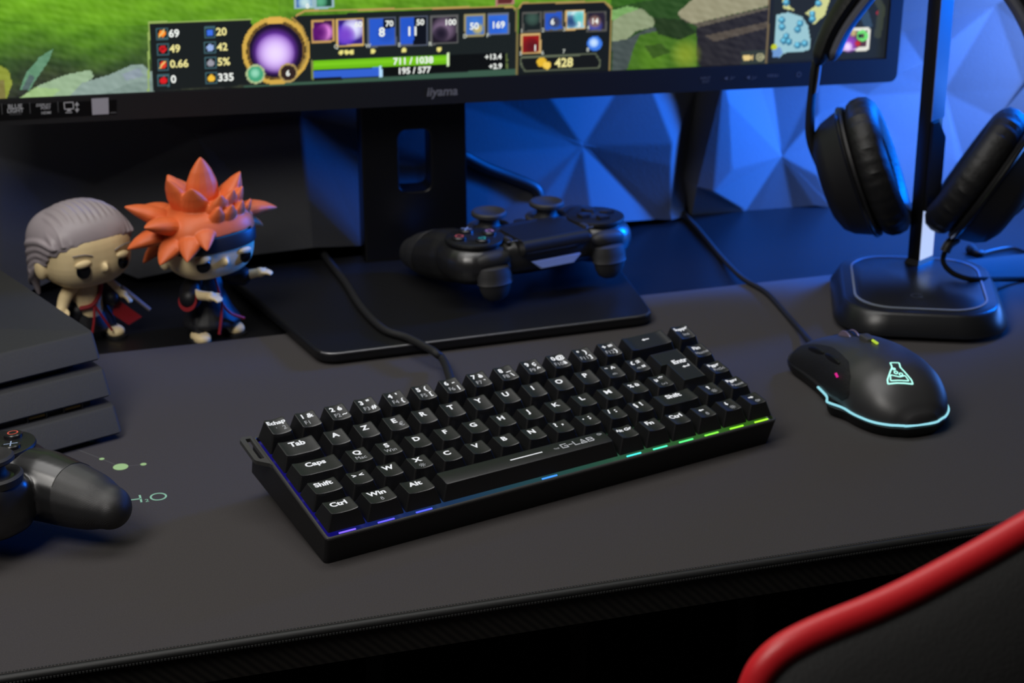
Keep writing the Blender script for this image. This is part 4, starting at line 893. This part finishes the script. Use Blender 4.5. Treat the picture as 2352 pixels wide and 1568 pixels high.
# --- first: slicked-back silver hair
F1 = figure('toy figure with slicked-back silver hair, half behind the game console', (-94, 393, -4), 27)
mv = headparts(F1, 0, 0, 68)
hd = blend([mv(headshape()), mv(ell((0, -28.6, -7.5), (2.0, 3.6, 3.4))), mv(ell((-33, 2, -8), (3.6, 6.4, 8.4))), mv(ell((33, 2, -8), (3.6, 6.4, 8.4)))], .9, 2, .4)
H1 = part('head', hd, m_skin, F1)
for s_ in (-1, 1):
    part('eye', mv(ell((0, 0, 0), (5.2, 1.8, 5.6), 2, 22, 12).rot('Z', s_ * 14).move(s_ * 16, -26.8, -7)), m_eye, H1)
    part('eyelid', mv(ell((0, 0, 0), (6.0, 2.3, 3.0), 2, 20, 10).rot('Y', s_ * 8).rot('Z', s_ * 14).move(s_ * 16, -26.7, -2.0)), m_skin, H1)
    part('eyebrow', mv(tube([(s_ * 9, -28.4, 3.0), (s_ * 15, -28.0, 5.0), (s_ * 23, -25.4, 4.8)], .55, 6, 4)), mat('grey_brow', (138, 128, 124), .6), H1)
hair = [mv(ell((0, 4, 4), (35.2, 31.6, 26.5), 2.6, 72, 44).tf(lambda x, y, z: (x, y, z) if z > 12 - (y + 28) * .72 else (x * .8, y * .7 + 2, z)))]
cut = G(); 
def strand(ax, az, r0):                              # one combed ridge from the hairline over the crown to the nape
    P = []
    for k in range(9):
        t_ = k / 8; th = math.radians(-60 + 215 * t_)
        x = ax * (1 - .25 * t_); q = math.sqrt(max(.05, 1 - (abs(ax) / 36) ** 2.4))
        P.append((x, 3 + 31.5 * q ** .5 * -math.cos(th + PI / 2 - PI / 2) * 0 + (-29.5 * q ** .6 * math.cos(math.radians(20 + 160 * t_))), 3 + 28.0 * q * math.sin(math.radians(20 + 160 * t_)) + (0 if t_ < .8 else -(t_ - .8) * 40)))
    return tube([np.array(p) for p in P], lambda t_: r0 * (.55 + .75 * math.sin(PI * (.12 + .8 * t_))), 10, 4)
for k in range(13): hair.append(mv(strand(-31 + 62 * k / 12, 0, 2.7)))
for s_ in (-1, 1):
    for k in range(5):
        hair.append(mv(chain([(s_ * 32.6, -14 + 3 * k, 10 - 4.5 * k, 1.8), (s_ * 34.0, -2 + 2 * k, 12 - 5 * k, 2.5), (s_ * 33.2, 14, 8 - 6 * k, 3.0), (s_ * 28, 24, 2 - 6.5 * k, 3.2)], 10)))
    hair.append(mv(chain([(s_ * 33, 12, -12, 4), (s_ * 30, 16, -22, 3), (s_ * 28, 17, -31, 1.6)], 10)))
part('hair', blend(hair, .8, 1, .3), m_gh, H1)
part('torso', blend([chain([(0, 0, 22, 11), (0, -1, 34, 10.5), (0, 0, 43, 9)], 18)], .9, 3), m_skin, F1)
part('robe', blend([loft([[(r_ * math.cos(a), r_ * .85 * math.sin(a) + 1.5, z) for a in np.linspace(0, 2 * PI, 25)[:-1]] for z, r_ in ((7, 17), (12, 16), (20, 13.5), (27, 12.2), (30, 11.4))])], .9, 3), m_robe, F1)
part('robe_sleeve', chain([(11, -1, 42, 6), (14, -4, 34, 7), (15, -9, 29, 6)], 12), m_robe, F1)
part('sash', tube([(7.5, -9, 44), (4, -11.6, 36), (-3, -12.2, 29), (-11, -8, 27)], 1.7, 8, 6), m_red, F1)
part('cord', tube([(-2, -12.8, 28), (-5, -15.5, 18), (-8, -16.8, 10)], .9, 8, 5).join(tube([(-1.5, -12.8, 28), (3, -15.5, 18), (8, -17.2, 8)], .9, 8, 5)), m_red, F1)
for s_, y in ((-1, 1), (1, -5)): leg(F1, s_, y, 0)
arm(F1, [(-11, 0, 42, 5.4), (-19, -3, 36, 4.8), (-25, -8, 31, 4.0)], m_skin); arm(F1, [(11, -1, 42, 5.4), (17, -6, 37, 4.6), (21, -11, 33, 3.8)], m_skin)
pdl = part('toy_paddle', G().join(tube([(21, -13, 37), (38, -21, 17)], 1.5, 8, 1)), mat('grey_handle', (120, 112, 110), .5), F1)
part('paddle_blade', loft([[(18, -10, 28), (33, -18, 12), (24, -14, 7), (15, -9, 16)], [(18, -8.6, 28), (33, -16.6, 12), (24, -12.6, 7), (15, -7.6, 16)]]), m_red, pdl, smooth=False)
# --- second: orange spiky hair, plain dark headband
F2 = figure('toy figure with spiky orange hair and a plain dark headband', (-9, 374, -4), 19)
mv = lambda g: g.rot('Y', -2).move(0, 0, 72)
hd = blend([mv(headshape()), mv(ell((0, -28.6, -9), (1.9, 3.2, 3.0))), mv(ell((-33, 2, -8), (3.4, 6.0, 8.0))), mv(ell((33, 2, -8), (3.4, 6.0, 8.0)))], .9, 2, .4)
H2 = part('head', hd, m_skin, F2)
for s_ in (-1, 1):
    part('eye', mv(ell((0, 0, 0), (5.0, 1.8, 5.0), 2, 22, 12).rot('Z', s_ * 14).move(s_ * 16.5, -26.7, -9)), m_eye, H2)
    part('eyelid', mv(ell((0, 0, 0), (5.8, 2.2, 2.8), 2, 20, 10).rot('Y', s_ * 10).rot('Z', s_ * 14).move(s_ * 16.5, -26.6, -4.6)), m_skin, H2)
bd = loft([[(33.6 * math.copysign(abs(math.cos(a)) ** .74, math.cos(a)) * k_, 29.6 * math.copysign(abs(math.sin(a)) ** .74, math.sin(a)) * k_, z) for a in np.linspace(0, 2 * PI, 49)[:-1]] for z, k_ in ((-1, .985), (-.4, 1.01), (8.4, 1.015), (9.6, .99))], False, False)
part('headband', mv(bd), m_band, H2)
hs = [mv(ell((0, .6, 5), (34, 30.4, 24), 2.7, 72, 44).tf(lambda x, y, z: (x, y, z) if z > 9 - (y + 27) * .3 else (x * .8, y * .7 + 2, z)))]
def spike(az, el, L, w, droop=0.0, r0=1.0):           # a broad flattened tuft leaving the scalp at azimuth az, elevation el
    a, e = math.radians(az), math.radians(el)
    d = np.array([math.cos(e) * math.sin(a), -math.cos(e) * math.cos(a), math.sin(e)])
    b_ = np.array([27 * r0 * d[0], 3 + 23 * r0 * d[1], 8 + 17 * d[2]])
    up = np.cross(np.cross(d, [0, 0, 1.]), d); up /= np.linalg.norm(up) + 1e-6
    P = [b_ - d * 6, b_ + d * L * .3, b_ + d * L * .65 - up * droop * .35, b_ + d * L - up * droop]
    return mv(tube(P, lambda t_: w * float(np.interp(t_, [0, .25, .5, .75, .92, 1], [.8, 1.0, .9, .6, .26, .03])), 14, 5, flat=(.62, 1.0), up=up if abs(d[2]) < .9 else (0, -1, 0)))
for az, el, L, w, dr in ((20, 86, 36, 13, 0), (-75, 62, 32, 11, 0), (-35, 58, 28, 11, 0), (-105, 30, 34, 11, 2), (-70, 24, 32, 11, 4), (-95, 2, 30, 10, 6), (-60, -4, 28, 10, 7), (-38, 2, 26, 9.5, 9), (-22, 12, 21, 8.5, 10), (-120, -25, 26, 9, 6),
                         (75, 56, 28, 11, 0), (110, 40, 28, 10.5, 0), (30, 50, 22, 9.5, -2), (5, 46, 22, 9.5, -4), (52, 46, 22, 9, -3), (16, 30, 17, 8, -7), (36, 30, 17, 8, -7), (54, 26, 17, 7.5, -6), (82, 16, 30, 10, 9), (98, -8, 26, 9, 6), (-2, 32, 17, 8, -6), (180, 40, 26, 11, 0), (150, 20, 26, 10, 3), (-150, 20, 26, 10, 3), (180, 0, 24, 10, 5), (-150, 60, 26, 11, 0)): hs.append(spike(az, el, L, w, dr))
part('hair', blend(hs, .7, 1, .25), m_oh, H2)
part('robe', blend([loft([[(r_ * math.cos(a) + dx_, r_ * .85 * math.sin(a) + 1, z) for a in np.linspace(0, 2 * PI, 25)[:-1]] for z, r_, dx_ in ((9, 22, 1), (12, 21.5, 1), (20, 16.5, .5), (30, 12.5, 0), (40, 11.5, 0), (48, 9, 0))])], .9, 3), m_robe, F2)
part('robe_trim', tube([(0, -9.5, 48), (1.2, -12, 39), (2.5, -14.4, 28), (7, -17.5, 20), (17, -18.5, 14)], 1.1, 8, 6).join(tube([(2.4, -14.6, 27), (-1, -18, 17), (-4.5, -20.5, 7)], 1.1, 8, 6)), m_red, F2)
for s_, y in ((-1, -7), (1, -3)): leg(F2, s_, y, 0)
part('robe_sleeve', chain([(-10, 0, 44, 6), (-16, -3, 38, 7.5), (-19, -8, 34, 8)], 12), m_robe, F2); part('robe_sleeve', chain([(10, 0, 45, 6), (18, -2, 42, 7), (24, -5, 41, 7)], 12), m_robe, F2)
part('sleeve_lining', lathe([(0, 0), (6.6, 0), (7.6, .8), (7.6, 1.6)], 20).rot('X', 70).rot('Z', -60).move(-21.5, -10, 33), m_red, F2)
arm(F2, [(-17, -6, 38, 4), (-15, -13, 37, 3.6), (-11, -19, 37, 3.3)], m_skin); arm(F2, [(22, -5, 41.5, 4), (28, -8, 42, 3.6), (33, -11, 43, 3.2)], m_skin)
# ------------------------------------------------------------------ headphone stand
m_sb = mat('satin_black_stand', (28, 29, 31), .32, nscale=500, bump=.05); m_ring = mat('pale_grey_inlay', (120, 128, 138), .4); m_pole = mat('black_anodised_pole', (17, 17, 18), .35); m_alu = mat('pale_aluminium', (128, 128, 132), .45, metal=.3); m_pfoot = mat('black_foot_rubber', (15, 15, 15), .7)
HX, HY = 497, 262
hs_ = thing('headphone_stand', 'black headphone stand with a rounded square base and flat pole', 'headphone stand', (HX, HY, 0), -24)
def rr(w_, h_, r, z, dx=0, dy=0): return [(x, y, z) for x, y in rring(w_, h_, r, 9, dx, dy)]
part('base', loft([rr(118, 136, 34, 2.2), rr(124, 142, 37, 4), rr(124, 142, 37, 7), rr(112, 131, 33, 17.5), rr(109, 128, 32, 19), rr(106, 125, 31, 19.6), rr(92, 111, 27, 19.6), rr(90, 109, 26, 20.2)]), m_sb, hs_)
part('base_foot', loft([rr(104, 122, 30, 0), rr(104, 122, 30, 2.4)]), m_pfoot, hs_)
part('inlay_line', loft([rr(95.5, 114, 28, 19.9), rr(95.5, 114, 28, 20.5), rr(92.5, 111, 27, 20.7), rr(92.5, 111, 27, 19.9)], False, False), m_ring, hs_, label='pale grey line inlaid around the base')
part('base_mark', text('G', 14, .01).move(-3, -34, 20.35), mat('barely_visible_mark', (34, 34, 36), .5), hs_, smooth=False)
rs = math.radians(24)
def hloc(p): x, y = p[0] - HX, p[1] - HY; return (x * math.cos(rs) - y * math.sin(rs), x * math.sin(rs) + y * math.cos(rs))
pc = [(516, 296), (532, 305), (527, 314), (511, 305)]
part('pole', loft([[(*hloc(p), z) for p in pc] for z in (20, 256)]), m_pole, hs_, smooth=False, bevel=.8)
pa, pb = np.array(pc[0]), np.array(pc[1]); pn = np.array([pb[1] - pa[1], pa[0] - pb[0]]) / np.linalg.norm(pb - pa)
for nm_, za, zb_, th_, mt_, lb_ in (('pole_side', 132, 256, .5, m_alu, 'pale metal side face of the pole'), ('pole_shade_block', 63, 131, 2.6, m_pole, None), ('pole_lit_side', 24, 63, .6, emat('pale_blue_painted_light', (190, 210, 255), .95), 'pole side with pale blue light painted in at the foot')):  # dark block added as the ear cup's shade on the pole
    qa, qb = pa + (pb - pa) * .05, pb + (pb - pa) * (.0 if th_ < 1 else .06)  # lowest strip's emission paints in the light on the pole side
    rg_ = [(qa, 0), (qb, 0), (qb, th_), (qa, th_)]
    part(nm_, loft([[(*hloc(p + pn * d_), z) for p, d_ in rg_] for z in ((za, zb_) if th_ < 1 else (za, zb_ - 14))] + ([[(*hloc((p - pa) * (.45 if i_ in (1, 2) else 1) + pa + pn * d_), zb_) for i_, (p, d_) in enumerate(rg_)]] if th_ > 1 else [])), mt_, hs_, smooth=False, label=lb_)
part('pole_collar', loft([[(*hloc((521.5 + (p[0] - 521.5) * k_, 305 + (p[1] - 305) * k_)), z) for p in pc] for z, k_ in ((20, 1.25), (23, 1.06), (24, 1.0))]), m_pole, hs_, smooth=False)
q0 = hloc((521.5, 305)); part('hanger', tube([(q0[0] - 22, q0[1], 246), (q0[0] - 9, q0[1], 252), (q0[0] + 9, q0[1], 252), (q0[0] + 22, q0[1], 246)], 5, 14, 6, flat=(.6, 2.2)), m_pole, hs_)

# ------------------------------------------------------------------ headset hanging on the stand
m_hp = mat('matte_black_headset', (24, 24, 25), .5, nscale=500, bump=.08); m_hg = mat('gloss_black_headset', (20, 20, 21), .25); m_cush = mat('black_leatherette_cushion', (21, 21, 21), .55, nscale=260, nvar=.3, bump=.6, bscale=240); m_mesh = mat('grey_mesh_lining', (96, 98, 108), .9, nscale=1500, bump=.4); m_hm = mat('steel_slider', (140, 144, 150), .3, metal=.8)
th = math.atan2(680, 1194) ; tw = math.radians(-1)
vd = np.array([math.sin(th), math.cos(th), 0]); vr = np.array([math.cos(th), -math.sin(th), 0])
lr2 = vr * math.cos(tw) - vd * math.sin(tw); ld = vd * math.cos(tw) + vr * math.sin(tw); zz = np.array([0, 0, 1.])
HO = np.array([516, 300, 0.])
def hp(x, y, d=0.0):
    q = onpl(x, y, HO + ld * d, -ld); return q
ht = thing('gaming_headset', 'black over-ear headset hanging open on the stand pole', 'headset', tuple(HO + np.array([0, 0, 30])))
def htg(g): return g.move(*(-(HO + np.array([0, 0, 30]))))
def cup(cx, cy, ax, ay, side, twd):
    ld = vd * math.cos(math.radians(twd)) + vr * math.sin(math.radians(twd))
    c = hp(cx, cy); top = hp(cx - ax * 60, cy - ay * 60); bot = hp(cx + ax * 60, cy + ay * 60)
    L = (top - bot) / np.linalg.norm(top - bot); N = np.cross(L, ld); N /= np.linalg.norm(N)
    if N @ lr2 * side < 0: N = -N          # N: towards the ear
    Bx = np.cross(L, N)
    def ring(t_, a, b_, n=44): return [c + N * t_ + L * (a * math.sin(2 * PI * k / n)) + Bx * (b_ * math.cos(2 * PI * k / n)) for k in range(n)]
    S_ = part('ear_cup', htg(loft([ring(-31, 18, 16), ring(-30, 30, 26), ring(-26, 39, 33), ring(-20, 44, 36), ring(-7, 49, 40), ring(-4, 51, 42), ring(-1, 51, 42), ring(0, 47, 39)])), m_hp, ht)
    part('cup_trim', htg(loft([ring(-6.5, 50, 41), ring(-5.4, 51.6, 42.6), ring(-4, 51.9, 42.9), ring(-3, 51, 42)], False, False)), m_hg, S_)
    def wr(t_, a, b_, n=88):
        o = []
        for k in range(n):
            w = .7 * math.sin(k * PI * 2 / n * 34) * (1 if 0 < t_ < 20 else 0); o.append(c + N * t_ + L * ((a + w) * math.sin(2 * PI * k / n)) + Bx * ((b_ + w) * math.cos(2 * PI * k / n)))
        return o
    part('ear_cushion', htg(loft([wr(0, 46, 38), wr(2, 50.5, 41.5), wr(6, 53, 44), wr(12, 53.6, 44.6), wr(18, 52, 43), wr(22, 47.5, 39), wr(23.6, 42, 33.5), wr(22.6, 36, 28), wr(19, 32, 24), wr(9, 31, 23)], False, False)), m_cush, ht)
    part('ear_lining', htg(loft([ring(7, 31.5, 23.5), ring(7.2, 12, 9)], False, True)), m_mesh, S_)
    return c, L, N, Bx
c1, L1_, N1, B1 = cup(1984, 392, .32, .947, 1, -1)
c2, L2_, N2, B2 = cup(2268, 412, -.60, .80, -1, 7)
for c, L, N, Bx, pts in ((c1, L1_, N1, B1, [(1955, 462), (1912, 425), (1880, 365), (1862, 315), (1861, 262), (1866, 205), (1870, 165), (1874, 140)]), (c2, L2_, N2, B2, [(2285, 505), (2340, 470), (2400, 390), (2425, 300), (2420, 200), (2405, 150)])):
    ar = part('yoke_arm', htg(tube([hp(*p) for p in pts], lambda t_: 4.4 - 1.6 * t_, 12, 6, flat=(1, 2.4), up=lr2)), m_hp, ht)
    part('pivot_disc', htg(lathe([(0, -2), (8, -2), (9, -.5), (8.4, 1.5), (0, 2)], 24).basis(c - N * 30 + L * 6, Bx, L, N)), m_hg, ar)
part('steel_slider', htg(tube([hp(1873, 210), hp(1879, 178), hp(1883, 146)], 2.6, 10, 4, flat=(.6, 2.6), up=lr2)), m_hm, ht, label='bright steel headband slider')
bandp = [(1881, 142), (1894, 100), (1914, 55), (1948, 2), (1998, -62), (2066, -128), (2150, -160), (2240, -142), (2308, -78), (2362, -6), (2394, 60), (2412, 118), (2420, 160)]
B3 = [hp(*p) for p in bandp]
part('headband', htg(tube(B3, lambda t_: 7.0 * min(1, (16 * min(t_ + .02, 1.02 - t_)) ** .5), 16, 6, flat=(1, 2.6), up=lr2)), m_cush, ht)
inn = [p + (np.array(hp(2140, 60)) - p) / np.linalg.norm(np.array(hp(2140, 60)) - p) * 9.5 for p in B3]
part('headband_pad', htg(tube(inn[:], lambda t_: 6.0 * min(1, (16 * min(t_ + .02, 1.02 - t_)) ** .5), 14, 6, flat=(1, 2.6), up=lr2)), m_mesh, ht, label='soft fabric lining inside the headband')
ct = atz(2195, 541, 44)
part('cable_plug', htg(tube([c2 - N2 * 8 - L2_ * 50, hp(2180, 560, -6), hp(2170, 578, -8)], 4.0, 10, 5)), m_hp, ht)
pc2 = [hp(2170, 578, -8), hp(2166, 596, -10), atz(2172, 612, 26), atz(2192, 629, 23.5), atz(2224, 640, 22.4), atz(2262, 641.5, 19), atz(2300, 641, 8), atz(2352, 641, 2), atz(2420, 640, 2)]
part('cable', htg(tube(pc2, 2.0, 10, 8)), mat('dull_black_cable', (14, 14, 14), .85, spec=.1), ht)
# loose lead behind the stand
lead = [atz(2228, 571, -1), atz(2238, 578, -1.5), atz(2252, 582, -1.8), atz(2285, 574, -1.8), atz(2322, 569, -1.8), atz(2352, 577, -1.8), atz(2400, 600, -1.8)]
o = part('loose_cable', tube(lead, lambda t_: 4.2 if t_ < .16 else (3.0 if t_ < .36 else 1.6), 10, 8), m_hp); tag(o, 'short dark cable with a plug lying on the desk behind the headphone stand', 'cable')
# power cable hanging behind the monitor
pw = [np.array([172., 487, 250]), np.array([176., 495, 190]), aty(1020, 330, 505), aty(1066, 358, 508), aty(1110, 382, 508), aty(1160, 402, 508), aty(1215, 424, 506), aty(1234, 440, 505), aty(1238, 470, 505), aty(1236, 500, 506)]
pw.append(np.array([pw[-1][0] + 1, 507, 4])); pw.append(np.array([pw[-1][0] + 3, 512, -1]))
o = part('power_cable', tube(pw, 5.0, 12, 6), m_hp); tag(o, 'thick black power cable bending down behind the monitor stand', 'cable')

# ------------------------------------------------------------------ chair in the near right corner
m_cred = mat('red_leatherette_piping', (208, 34, 42), .40, nscale=200, bump=.1); m_cblk = mat('black_leatherette', (58, 58, 58), .5, nscale=420, bump=.35, bscale=700)
YC = -390
ch = thing('gaming_chair', 'black chair back with thick red piping in the near right corner', 'chair', (220, -380, -740))
def cg(g): return g.move(-220, 380, 740)
edge = [(1726, 1650), (1728, 1600), (1738, 1564), (1758, 1530), (1794, 1496), (1846, 1466), (1914, 1436), (1999, 1402), (2084, 1363), (2170, 1318), (2260, 1269), (2352, 1216), (2450, 1160)]
EP = smoothpath([aty(*p, YC) for p in edge], 5)
full = [np.array([EP[0][0] - 14, YC, -300.]), np.array([EP[0][0] - 6, YC, -60.])] + EP + [EP[-1] + np.array(q) for q in ((60, 0, 24.), (130, 0, 34.), (200, 0, 18.), (250, 0, -42.), (270, 0, -160.), (282, 0, -460.))]
part('red_piping', cg(tube(full, lambda t_: 5.7, 16, 1)), m_cred, ch, label='thick red piping along the chair back edge')
ctr = np.array([EP[-1][0] + 70, YC, -60.])
rg = []
for f_, dy in ((1.0, 4), (1.0, -2), (.985, -6), (.95, -12), (.86, -20), (.7, -27), (.4, -32), (.1, -34)):
    rg.append([(ctr[0] + (p[0] - ctr[0]) * f_, YC + dy, ctr[2] + (p[2] - ctr[2]) * f_) for p in full])
part('backrest', cg(loft([[(x, YC + 22, z) for x, y, z in rg[5]], [(x, YC + 12, z) for x, y, z in rg[4]]] + rg)), m_cblk, ch)
part('seat', cg(rbox(ctr[0], YC + 130, -300, 440, 260, 90, 60, 20)), m_cblk, ch)
part('seat_column', cg(lathe([(28, -690), (28, -340)], 24).move(ctr[0], YC + 130, 0)), m_sb, ch)
bsg = G()
for k in range(5): a = 2 * PI * k / 5 + .3; bsg.join(tube([(ctr[0], YC + 130, -680), (ctr[0] + 280 * math.cos(a), YC + 130 + 280 * math.sin(a), -705)], 18, 10, 1)); bsg.join(ell((ctr[0] + 280 * math.cos(a), YC + 130 + 280 * math.sin(a), -715), (20, 20, 20)))
part('star_base', cg(bsg), m_sb, ch)
# ------------------------------------------------------------------ light
def area(name, loc, tgt, size, power, color=(1, 1, 1), size_y=None, spread=None):
    l = bpy.data.lights.new(name, 'AREA'); l.energy = power; l.color = color; l.shape = 'RECTANGLE'; l.size = size * S; l.size_y = (size_y or size) * S
    if spread: l.spread = math.radians(spread)
    o = bpy.data.objects.new(name, l); COL.objects.link(o); o.location = [v * S for v in loc]
    d = Vector(tgt) - Vector(loc); o.rotation_euler = d.to_track_quat('-Z', 'Y').to_euler(); return o
area('overhead_softbox', (0, 215, 1020), (0, 150, 0), 940, 5.0, (1, .98, .96), 440)
area('front_softbox', (-540, -370, 980), (-60, 180, 20), 460, 6.6, (1, .96, .91), 460)
area('blue_wall_lamp', (800, 395, 250), (500, 540, 80), 120, 8.6, (.0, .155, 1.0), 180, 110)
area('pale_wall_fill', (790, 320, 210), (700, 530, 110), 90, 1.5, (.32, .50, 1.0), 120, 100)  # unseen fill light added to whiten the panels at the right
area('blue_side_bar', (800, 290, 48), (400, 280, 40), 220, .5, (.08, .28, 1.0), 66)
wd = bpy.data.worlds.new('world'); sc.world = wd; wd.use_nodes = True
wd.node_tree.nodes['Background'].inputs['Color'].default_value = (.6, .6, .62, 1); wd.node_tree.nodes['Background'].inputs['Strength'].default_value = .012
